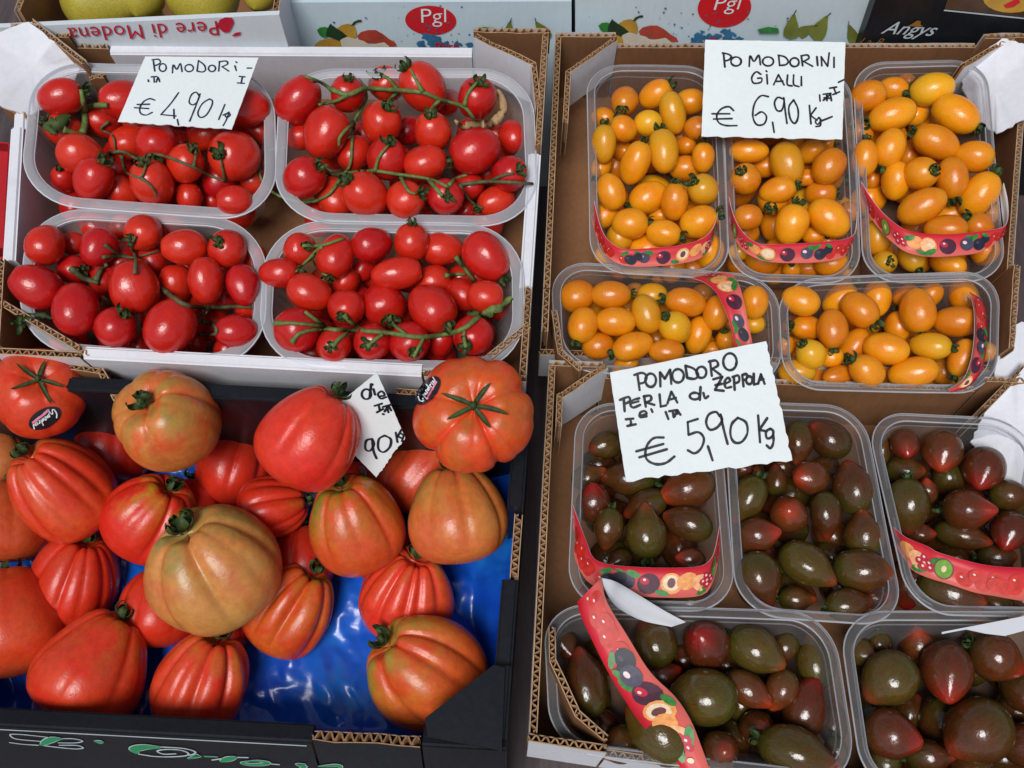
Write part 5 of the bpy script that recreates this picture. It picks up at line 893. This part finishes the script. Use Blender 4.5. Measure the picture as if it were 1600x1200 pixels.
# ------------------------------------------------------------------ printed paper bands (handles of the clear punnets)
FRUIT = [('t', 0), ('t', .045), ('n', .10), ('v', .135), ('p', .185), ('o', .235), ('a', .27), ('r', .315), ('k', .36), ('t', .43)]
def band(key, up_edge, lo_edge, zu, zl, label, uoff=.17, white=None, flip=False, du=1., uscale=1.):
    """up_edge / lo_edge: lists of (crop,x,y); zu / zl heights above the rim plane along the edge"""
    pl = PUN[key][1]; n = 40
    def edge(E_, z):
        L = []
        for i, (c, x, y) in enumerate(E_):
            zz = z[0] + (z[-1] - z[0]) * i / (len(E_) - 1) if len(z) == 2 else z[i]
            L.append(pl.up(zz).at(*X(c, x, y)))
        q = catmull(L, 8); d = [0]
        for i in range(1, len(q)): d.append(d[-1] + (q[i] - q[i - 1]).length)
        out = []; j = 0
        for i in range(n + 1):
            s_ = d[-1] * i / n
            while j < len(d) - 2 and d[j + 1] < s_: j += 1
            out.append(q[j].lerp(q[j + 1], (s_ - d[j]) / max(1e-9, d[j + 1] - d[j])))
        return out, d[-1]
    U, LU = edge(up_edge, zu); Lw, LL = edge(lo_edge, zl)
    S = lambda s_, v: (lambda i, f_: U[i].lerp(U[i + 1], f_).lerp(Lw[i].lerp(Lw[i + 1], f_), v))(min(n - 1, int(s_ * n)), s_ * n - min(n - 1, int(s_ * n)))
    def N(s_, v):
        a = S(min(1, s_ + .01), v) - S(max(0, s_ - .01), v); b = S(s_, 1) - S(s_, 0); q = a.cross(b).normalized(); vd = CAM - S(s_, v)
        return q
    sgn = 1 if N(.5, .5).dot(CAM - S(.5, .5)) > 0 else -1
    if flip: sgn = -sgn
    mb = MB(); th = .00035; nv = 3; vs = []
    for lay in (1, -1):
        for i in range(n + 1):
            for j in range(nv + 1): vs.append(S(i / n, j / nv) + N(i / n, j / nv) * sgn * th / 2 * lay)
    K = (n + 1) * (nv + 1); idx = lambda l_, i, j: l_ * K + i * (nv + 1) + j
    o_ = mb.add(vs, [])
    for i in range(n):
        for j in range(nv):
            mb.f.append([idx(0, i, j), idx(0, i + 1, j), idx(0, i + 1, j + 1), idx(0, i, j + 1)]); mb.m.append(0)
            mb.f.append([idx(1, i, j), idx(1, i, j + 1), idx(1, i + 1, j + 1), idx(1, i + 1, j)]); mb.m.append(1)
        for j in (0, nv): mb.f.append([idx(0, i, j), idx(1, i, j), idx(1, i + 1, j), idx(0, i + 1, j)]); mb.m.append(1)
    me = mb.mesh('paper_band', ['band_print', 'band_paper'], True); uvl = me.uv_layers.new(name='UVMap')
    for poly in me.polygons:
        for li, vi in zip(poly.loop_indices, poly.vertices):
            k = vi % K; uvl.data[li].uv = (k // (nv + 1) / n, (k % (nv + 1)) / nv)
    o = bpy.data.objects.new('paper_band', me); COL.objects.link(o); tag(o, label, 'paper band', 'printed paper bands on the clear punnets')
    # printed fruit
    Lm = (LU + LL) / 2; W = (S(.5, 1) - S(.5, 0)).length; pm = MB(); names = []; MI = {}
    def mi(nm):
        if nm not in MI: MI[nm] = len(names); names.append(nm)
        return MI[nm]
    cnt = [0]
    def disc(s0, v0, a, b, rot, mat, nn_=14):
        cnt[0] += 1; off = .0004 + .00004 * (cnt[0] % 26); P3 = []
        for i in range(nn_):
            t_ = 2 * math.pi * i / nn_; x, y = a * math.cos(t_), b * math.sin(t_); x, y = x * math.cos(rot) - y * math.sin(rot), x * math.sin(rot) + y * math.cos(rot)
            s_ = s0 + x / Lm; v = v0 + y / W
            if not (0.002 < s_ < .998): return
            v = min(.97, max(.03, v)); P3.append(S(s_, v) + N(s_, v) * sgn * off)
        v0 = min(.97, max(.03, v0)); P3.append(S(s0, v0) + N(s0, v0) * sgn * off); pm.add(P3, [(i, (i + 1) % nn_, nn_) for i in range(nn_)], mi(mat))
    def leaf(s0, v0, L, rot): disc(s0, v0, L, L * .42, rot, 'print_leaf', 8)
    if not white:
        tot = .23; reps = [-1, 0, 1]; rr = random.Random(key)
        for rep in reps:
            for (kd, pos) in FRUIT:
                s0 = ((pos - uoff) * du + rep * .47) * (.31 / (Lm)) * uscale + .5
                if not 0 <= s0 <= 1: continue
                R = W * .31
                if kd == 't':
                    for dx, dv in ((0, .45), (.012 / Lm, .62), (-.008 / Lm, .66)): disc(s0 + dx, dv, R * .9, R * .8, 0, 'print_tomato'); disc(s0 + dx - .002 / Lm, dv - .06, R * .15, R * .10, .3, 'print_shine')
                elif kd == 'n': disc(s0, .60, R * 1.05, R * .9, .3, 'print_navy'); disc(s0 + .006 / Lm, .42, R * .8, R * .7, .2, 'print_navy'); disc(s0 - .002 / Lm, .5, R * .3, R * .2, .3, 'print_plum'); leaf(s0 - .004 / Lm, .25, R * .8, -.6); leaf(s0 + .006 / Lm, .22, R * .7, .5)
                elif kd == 'v': disc(s0, .5, R * 1.05, R * .95, .3, 'print_plum'); disc(s0 - .002 / Lm, .42, R * .35, R * .25, .3, 'print_shine'); leaf(s0 + .004 / Lm, .24, R * .9, .3)
                elif kd == 'p': disc(s0, .55, R * 1.25, R * 1.15, 0, 'print_purple'); disc(s0 - .003 / Lm, .46, R * .55, R * .4, .3, 'print_crimson'); disc(s0 - .003 / Lm, .42, R * .18, R * .14, .3, 'print_shine')
                elif kd == 'o': disc(s0, .52, R * 1.2, R * 1.15, .2, 'print_orange'); disc(s0, .5, R * .95, R * .85, .2, 'print_pale'); disc(s0, .5, R * .45, R * .55, .2, 'print_stone'); leaf(s0 - .006 / Lm, .84, R * .8, .2)
                elif kd == 'a': disc(s0, .45, R * 1.2, R * .9, -.4, 'print_orange'); disc(s0 + .01 / Lm, .56, R * 1.1, R * .9, .4, 'print_peach'); disc(s0 + .012 / Lm, .5, R * .5, R * .3, .4, 'print_pale'); leaf(s0 + .012 / Lm, .80, R * 1., -.4)
                elif kd == 'r':
                    for dx, dv in ((0, .4), (.004 / Lm, .52), (-.003 / Lm, .55), (.005 / Lm, .66), (0, .7)): disc(s0 + dx, dv, R * .42, R * .42, 0, 'print_crimson', 8); disc(s0 + dx, dv - .03, R * .16, R * .14, 0, 'print_shine', 6)
                    leaf(s0 + .01 / Lm, .3, R * .9, -.5)
                elif kd == 'k': disc(s0, .5, R * 1.0, R * 1.25, .3, 'print_stone'); disc(s0, .5, R * .85, R * 1.1, .3, 'print_kiwi'); disc(s0, .5, R * .25, R * .4, .3, 'print_pale')
        if pm.v: pm.build('fruit_print', names, o)
    return o
g = lambda c, L: [(c, x, y) for x, y in L]
band('Y1', g('g', [(312, 120), (335, 220), (370, 310), (430, 370), (500, 385), (640, 378), (800, 362), (920, 320), (980, 240), (1002, 120)]), g('g', [(300, 230), (320, 300), (350, 370), (400, 440), (480, 477), (620, 482), (790, 465), (905, 430), (962, 350), (998, 230)]), [.000, .008, .014, .02, .022, .022, .022, .02, .014, .0], [-.008, .0, .004, .01, .012, .012, .012, .01, .004, -.008], 'red fruit-printed paper band drooping across the back left yellow punnet')
band('Y2', g('g', [(1056, 100), (1075, 180), (1110, 260), (1165, 325), (1240, 360)]) + g('h', [(60, 358), (200, 352), (330, 342), (430, 328), (482, 290), (492, 180)]), g('g', [(1056, 220), (1075, 290), (1100, 350), (1150, 405), (1230, 445)]) + g('h', [(50, 460), (200, 462), (320, 452), (410, 430), (455, 370), (482, 300)]), [.0, .006, .012, .018, .022, .022, .022, .022, .018, .012, .0], [-.008, -.004, .002, .008, .012, .012, .012, .012, .008, .002, -.008], 'red fruit-printed paper band drooping across the back middle yellow punnet', .17, du=-1)
band('Y3', g('h', [(512, 10), (560, 90), (620, 170), (690, 235), (770, 283), (880, 300), (1020, 302), (1160, 288), (1290, 266), (1322, 220), (1322, 120), (1300, 20)]), g('h', [(520, 120), (560, 200), (620, 280), (690, 350), (770, 405), (890, 428), (1040, 422), (1170, 402), (1270, 340), (1300, 290), (1290, 180), (1280, 80)]), [.0, .006, .012, .018, .022, .022, .022, .02, .016, .010, .004, .0], [-.008, -.004, .002, .008, .012, .012, .012, .010, .006, .0, -.004, -.008], 'red fruit-printed paper band drooping across the back right yellow punnet', .17, du=-1)
band('Y4', g('g', [(850, 545), (920, 570), (980, 620), (1030, 710), (1062, 805), (1090, 930)]), g('g', [(1020, 513), (1072, 525), (1106, 570), (1132, 650), (1155, 760), (1190, 930)]), [.004, .016, .024, .028, .026, .02], [.004, .016, .024, .028, .026, .02], 'red fruit-printed paper band arching over the front left yellow punnet', .2, du=-1)
band('Y5', g('h', [(1110, 622), (1178, 668), (1206, 750), (1206, 900), (1180, 1050), (1110, 1140), (1010, 1176)]), g('h', [(1116, 632), (1132, 700), (1138, 770), (1136, 880), (1118, 1000), (1075, 1105), (990, 1162)]), [.002, .004, .006, .006, .006, .004, .0], [.004, .012, .016, .016, .016, .010, .002], 'red fruit-printed paper band at the right end of the front right yellow punnet', .12)
band('K1', g('k', [(272, 975), (310, 1080), (352, 1190)]) + g('m', [(420, 100), (475, 132), (600, 150), (800, 157), (970, 150), (1035, 112), (1062, 40)]) + [('m', 1080, -60)], g('k', [(258, 1060), (290, 1160)]) + g('m', [(325, 90), (365, 190), (430, 255), (560, 292), (730, 310), (900, 312), (1005, 292), (1048, 220), (1075, 110), (1085, 20)]), [.0, .006, .012, .018, .022, .022, .022, .022, .018, .010, .0], [-.008, .0, .006, .010, .012, .012, .012, .012, .010, .006, .0, -.006], 'red fruit-printed paper band drooping across the back left dark punnet')
band('K3', g('l', [(858, 920), (930, 980), (1050, 1030)]) + g('n', [(1150, 75), (1300, 120), (1420, 145), (1600, 157), (1800, 150)]), g('l', [(880, 1040), (925, 1110)]) + g('n', [(1020, 170), (1090, 205), (1220, 245), (1340, 285), (1450, 305), (1600, 330), (1800, 340)]), [.0, .01, .016, .02, .022, .022, .022, .02], [-.008, -.002, .002, .006, .008, .010, .012, .012, .010], 'red fruit-printed paper band across the back right dark punnet', .42)
band('K4', g('m', [(340, 335), (360, 410), (430, 560), (500, 700), (590, 850), (680, 980), (800, 1100), (880, 1200)]), g('m', [(466, 208), (492, 330), (600, 510), (720, 700), (850, 830), (930, 950), (985, 1085), (1030, 1210)]), [.040, .040, .036, .030, .020, .006, .0, -.002], [.052, .048, .040, .032, .024, .012, .006, .0], 'red fruit-printed paper band twisting diagonally over the front left dark punnet', .16)
o = band('K4', g('m', [(468, 210), (530, 225), (600, 262), (780, 372), (905, 440)]), g('m', [(476, 250), (510, 320), (565, 375), (680, 432), (830, 464)]), [.052, .046, .034, .014, .002], [.046, .036, .024, .008, -.002], 'white underside of the twisted band at the back rim of front left dark punnet', white=True)
o.data.materials[0] = MATS['band_paper']
pl = PK.up(.008); mb = MB(); mb.prism([pl.at(*X('n', *p)) for p in [(1172, 492), (1620, 405), (1620, 480), (1500, 512), (1400, 500), (1300, 478), (1172, 502)]], Vector((0, 0, -.0004)))
tag(mb.build('paper_strip', 'band_paper'), 'white paper strip at the back of the bottom right dark punnet', 'paper strip')

# ------------------------------------------------------------------ price cards
def price_card(pl, quad, strokes, pen, label, ink='ink', torn=(2,), wob=.0007):
    q = [pl.at(*p) for p in quad]; n = pl.nn; rs = random.Random(label); poly = []
    for i in range(4):
        a, b = q[i], q[(i + 1) % 4]; k = 26
        for j in range(k):
            p = a.lerp(b, j / k); d = (b - a).normalized(); s_ = n.cross(d); poly.append(p + s_ * rs.uniform(-1, 1) * (wob if i in torn else wob * .18) * (0 if j == 0 else 1))
    mb = MB(); mb.prism(poly, -n * .0006); o = mb.build('price_card', 'price_paper'); tag(o, label, 'price card', 'handwritten price cards'); ik = MB()
    for s_ in strokes:
        c, pts = s_[0], s_[1]; w_ = (s_[2] if len(s_) > 2 else pen) * CROPS[c][2]
        P3 = [pl.at(*X(c, *p)) + n * (.0003) for p in pts]; P3 = catmull(P3, 5) if len(P3) > 2 else P3
        t_ = (P3[0] - CAM).length; ribbon(ik, P3, w_ * t_ / FPX, n)
    for k in range(0): pass
    ik.build('handwriting', ink, o); return o
def O(c, x, y, a, b): L = circ(x, y, a, b, 12); return (c, L + [L[0], L[1]])
def ST(c, *L): return [(c, list(s_)) for s_ in L]
card1 = ST('a', [(872, 348), (880, 405)], [(865, 341), (900, 338), (912, 355), (893, 370), (876, 373)], [(980, 415), (985, 370), (1005, 395), (1025, 362), (1035, 408)], [(1128, 345), (1120, 403)], [(1120, 405), (1150, 410), (1168, 398), (1160, 370), (1128, 345)], [(1248, 350), (1243, 405)], [(1245, 352), (1285, 348), (1293, 365), (1262, 380)], [(1262, 380), (1300, 405)], [(1335, 375), (1343, 402)], [(1341, 352), (1346, 357)], [(1405, 388), (1430, 388)],
    [(842, 455), (845, 465)], [(860, 438), (890, 436)], [(875, 438), (877, 468)], [(888, 468), (898, 440)], [(898, 440), (908, 465)], [(890, 455), (906, 452)], [(1360, 435), (1392, 438)], [(1378, 437), (1370, 475)], [(1350, 472), (1388, 475)],
    [(880, 570), (850, 562), (815, 580), (795, 615), (800, 645), (830, 655), (865, 640)], [(780, 595), (850, 593)], [(765, 613), (845, 618)], [(1015, 528), (970, 590), (915, 652)], [(915, 652), (1000, 660)], [(988, 622), (990, 674)], [(1008, 680), (1015, 712)],
    [(1135, 550), (1115, 525), (1088, 540), (1075, 580), (1095, 597), (1122, 578), (1137, 535)], [(1137, 535), (1110, 610), (1078, 690)], [(1190, 563), (1150, 590), (1125, 640), (1138, 668), (1172, 655), (1202, 605), (1207, 575), (1190, 563)], [(1278, 595), (1243, 680)], [(1300, 640), (1268, 655)], [(1300, 638), (1280, 655), (1290, 668), (1308, 655), (1300, 638)], [(1300, 645), (1285, 685), (1268, 715)]) + [O('a', 925, 385, 20, 22), O('a', 1075, 388, 24, 20), O('a', 1205, 390, 20, 18)]
cp = plane_from(PR.up(.028).at(290, 145), Vector((.0, -.12, 1)))
price_card(cp, [(227, 88), (404, 90), (362, 202), (184, 190)], card1, 8.5, 'white card reading POMODORI €4,90 kg stuck over red tomatoes', 'ink_blue')
card2 = ST('c', [(1162, 338), (1170, 420)], [(1155, 332), (1192, 340), (1210, 355), (1195, 375), (1168, 382)], [(1322, 415), (1328, 350), (1352, 385), (1382, 345), (1392, 405)], [(1395, 465), (1365, 450), (1338, 485), (1350, 520), (1395, 515), (1400, 490), (1375, 490)], [(1432, 467), (1436, 525)], [(1428, 444), (1432, 448)],
    [(1225, 692), (1195, 668), (1150, 680), (1120, 720), (1130, 765), (1175, 785), (1245, 786)], [(1090, 712), (1200, 712)], [(1100, 745), (1215, 742)], [(1442, 605), (1395, 600), (1355, 650), (1345, 730), (1370, 780), (1415, 775), (1430, 730), (1400, 700), (1360, 722)], [(1468, 765), (1478, 828)]) + \
    ST('d', [(66, 347), (72, 408)], [(72, 410), (110, 405), (126, 385), (105, 357), (64, 346)], [(208, 352), (216, 412)], [(206, 350), (245, 345), (255, 365), (222, 385)], [(222, 385), (278, 415)], [(305, 355), (310, 410)], [(336, 412), (332, 356)], [(332, 356), (372, 415)], [(372, 415), (382, 332)], [(412, 360), (412, 422)],
    [(35, 530), (65, 468)], [(65, 468), (100, 532)], [(45, 510), (92, 508)], [(122, 470), (120, 528), (150, 538)], [(160, 470), (160, 528), (192, 542)], [(208, 480), (208, 536)], [(97, 620), (60, 610), (40, 645), (55, 690), (85, 690), (100, 640), (98, 612)], [(98, 612), (108, 700), (118, 772)], [(160, 625), (130, 670), (138, 740), (165, 772), (186, 740), (186, 680), (160, 625)],
    [(258, 660), (268, 775)], [(300, 675), (265, 722)], [(265, 722), (305, 752)], [(318, 735), (296, 760), (310, 778), (330, 755), (318, 735)], [(328, 750), (326, 785), (300, 792)], [(330, 758), (400, 730)], [(322, 595), (325, 632)], [(345, 590), (392, 584)], [(366, 588), (368, 630)], [(345, 628), (390, 590)], [(390, 590), (396, 630)], [(350, 612), (394, 616)], [(385, 552), (428, 545)], [(410, 548), (425, 588)], [(405, 592), (446, 575)], [(440, 515), (472, 500)]) + [O('c', 1240, 385, 32, 28), O('c', 1440, 385, 34, 28), O('d', 165, 390, 28, 27)]
cp = plane_from(PY.up(.030).at(1210, 140), Vector((0, -.30, 1)))
price_card(cp, [(1102, 62), (1321, 66), (1316, 218), (1096, 213)], card2, 11.5, 'white card reading POMODORINI GIALLI €6,90 kg over yellow tomatoes')
card3 = ST('k', [(640, 240), (652, 325)], [(622, 240), (665, 228), (690, 245), (680, 280), (648, 290)], [(770, 305), (768, 225)], [(768, 225), (795, 262)], [(795, 262), (825, 210)], [(825, 210), (832, 290)], [(912, 187), (922, 255)], [(922, 257), (965, 262), (985, 240), (960, 205), (912, 187)], [(1052, 160), (1062, 245)], [(1045, 165), (1085, 158), (1097, 185), (1065, 205)], [(1065, 205), (1112, 240)],
    [(562, 380), (567, 446)], [(540, 382), (588, 365), (596, 388), (566, 406)], [(650, 372), (610, 385), (600, 410), (617, 425), (655, 410)], [(605, 400), (645, 390)], [(677, 360), (687, 420)], [(675, 362), (712, 358), (716, 382), (688, 396)], [(688, 396), (736, 410)], [(765, 350), (772, 420)], [(772, 420), (802, 413)], [(810, 402), (832, 335)], [(832, 335), (866, 396)], [(817, 382), (858, 370)],
    [(998, 308), (994, 382)], [(1014, 342), (1024, 372), (1042, 360)], [(1070, 265), (1122, 250)], [(1122, 250), (1080, 325)], [(1080, 325), (1130, 330)], [(1082, 298), (1120, 290)], [(1135, 290), (1165, 275), (1155, 255), (1135, 278), (1142, 312), (1172, 308)], [(1187, 250), (1192, 325)], [(1180, 252), (1212, 243), (1217, 275), (1190, 290)], [(1235, 240), (1242, 305)], [(1235, 240), (1258, 235), (1262, 258), (1240, 272)], [(1300, 232), (1302, 295)], [(1302, 295), (1325, 288)], [(1325, 290), (1341, 236)], [(1341, 236), (1362, 290)], [(1330, 270), (1356, 264)],
    [(573, 492), (616, 488)], [(600, 490), (602, 522), (582, 530)], [(583, 530), (630, 520)], [(650, 472), (690, 462), (680, 445), (655, 455), (657, 480), (692, 474)], [(718, 435), (725, 450)], [(800, 450), (815, 490)], [(820, 446), (862, 440)], [(840, 445), (846, 480)], [(850, 476), (866, 440)], [(866, 440), (884, 466)], [(855, 462), (878, 457)],
    [(788, 595), (730, 600), (690, 650), (690, 715), (740, 746), (800, 740), (850, 703)], [(633, 674), (787, 632)], [(650, 708), (807, 662)], [(982, 490), (925, 508)], [(925, 508), (930, 580)], [(930, 580), (985, 565), (1017, 600), (1002, 655), (965, 685), (926, 668)], [(1040, 645), (1066, 724)], [(1107, 475), (1085, 450), (1045, 465), (1030, 510), (1050, 550), (1090, 540), (1120, 500), (1112, 465)], [(1112, 465), (1130, 550), (1152, 632)], [(1210, 483), (1175, 520), (1168, 580), (1190, 622), (1232, 620), (1264, 570), (1256, 510), (1210, 483)],
    [(1325, 470), (1336, 622)], [(1377, 485), (1332, 552)], [(1332, 552), (1375, 560)], [(1395, 545), (1370, 562), (1376, 600), (1405, 590), (1412, 560), (1395, 545)], [(1410, 560), (1412, 622), (1395, 656), (1374, 640)]) + [O('k', 715, 270, 30, 38), O('k', 870, 245, 33, 38), O('k', 1003, 225, 28, 32), O('k', 1165, 165, 38, 48), O('k', 965, 360, 28, 19), O('k', 1275, 270, 18, 22)]
cp = plane_from(PK.up(.036).at(1095, 640), Vector((.05, -.35, 1)))
price_card(cp, [(953, 582), (1197, 533), (1238, 719), (978, 752)], card3, 15, 'white card reading POMODORO PERLA €5,90 Kg between yellow and dark tomatoes', torn=(1, 2), wob=.001)
card4 = ST('q', [(600, 232), (592, 302)], [(612, 258), (620, 288)], [(604, 232), (607, 236)], [(640, 297), (670, 290), (655, 270), (635, 285), (650, 308), (678, 300)], [(618, 346), (656, 334)], [(638, 340), (646, 370)], [(630, 380), (662, 362)], [(660, 352), (702, 340)], [(680, 345), (690, 380)], [(670, 376), (690, 345)], [(690, 345), (704, 370)], [(660, 388), (666, 390)],
    [(605, 518), (575, 527), (570, 570), (595, 580), (615, 545), (605, 518)], [(605, 518), (612, 580), (628, 620)], [(670, 500), (640, 520), (638, 570), (665, 587), (697, 560), (702, 520), (670, 500)], [(728, 485), (737, 535)], [(757, 470), (738, 505)], [(738, 505), (760, 515)], [(755, 490), (768, 500), (760, 530)], [(543, 662), (552, 692)], [(560, 662), (572, 702)]) + [O('q', 575, 285, 24, 26)]
cp = plane_from(PB.up(.056).at(590, 660), Vector((0, -2.4, 1)))
price_card(cp, [(589, 582), (633, 684), (588, 746), (500, 655)], card4, 13, 'half-hidden white price card poking up behind the bright red ribbed tomato', torn=(1,))
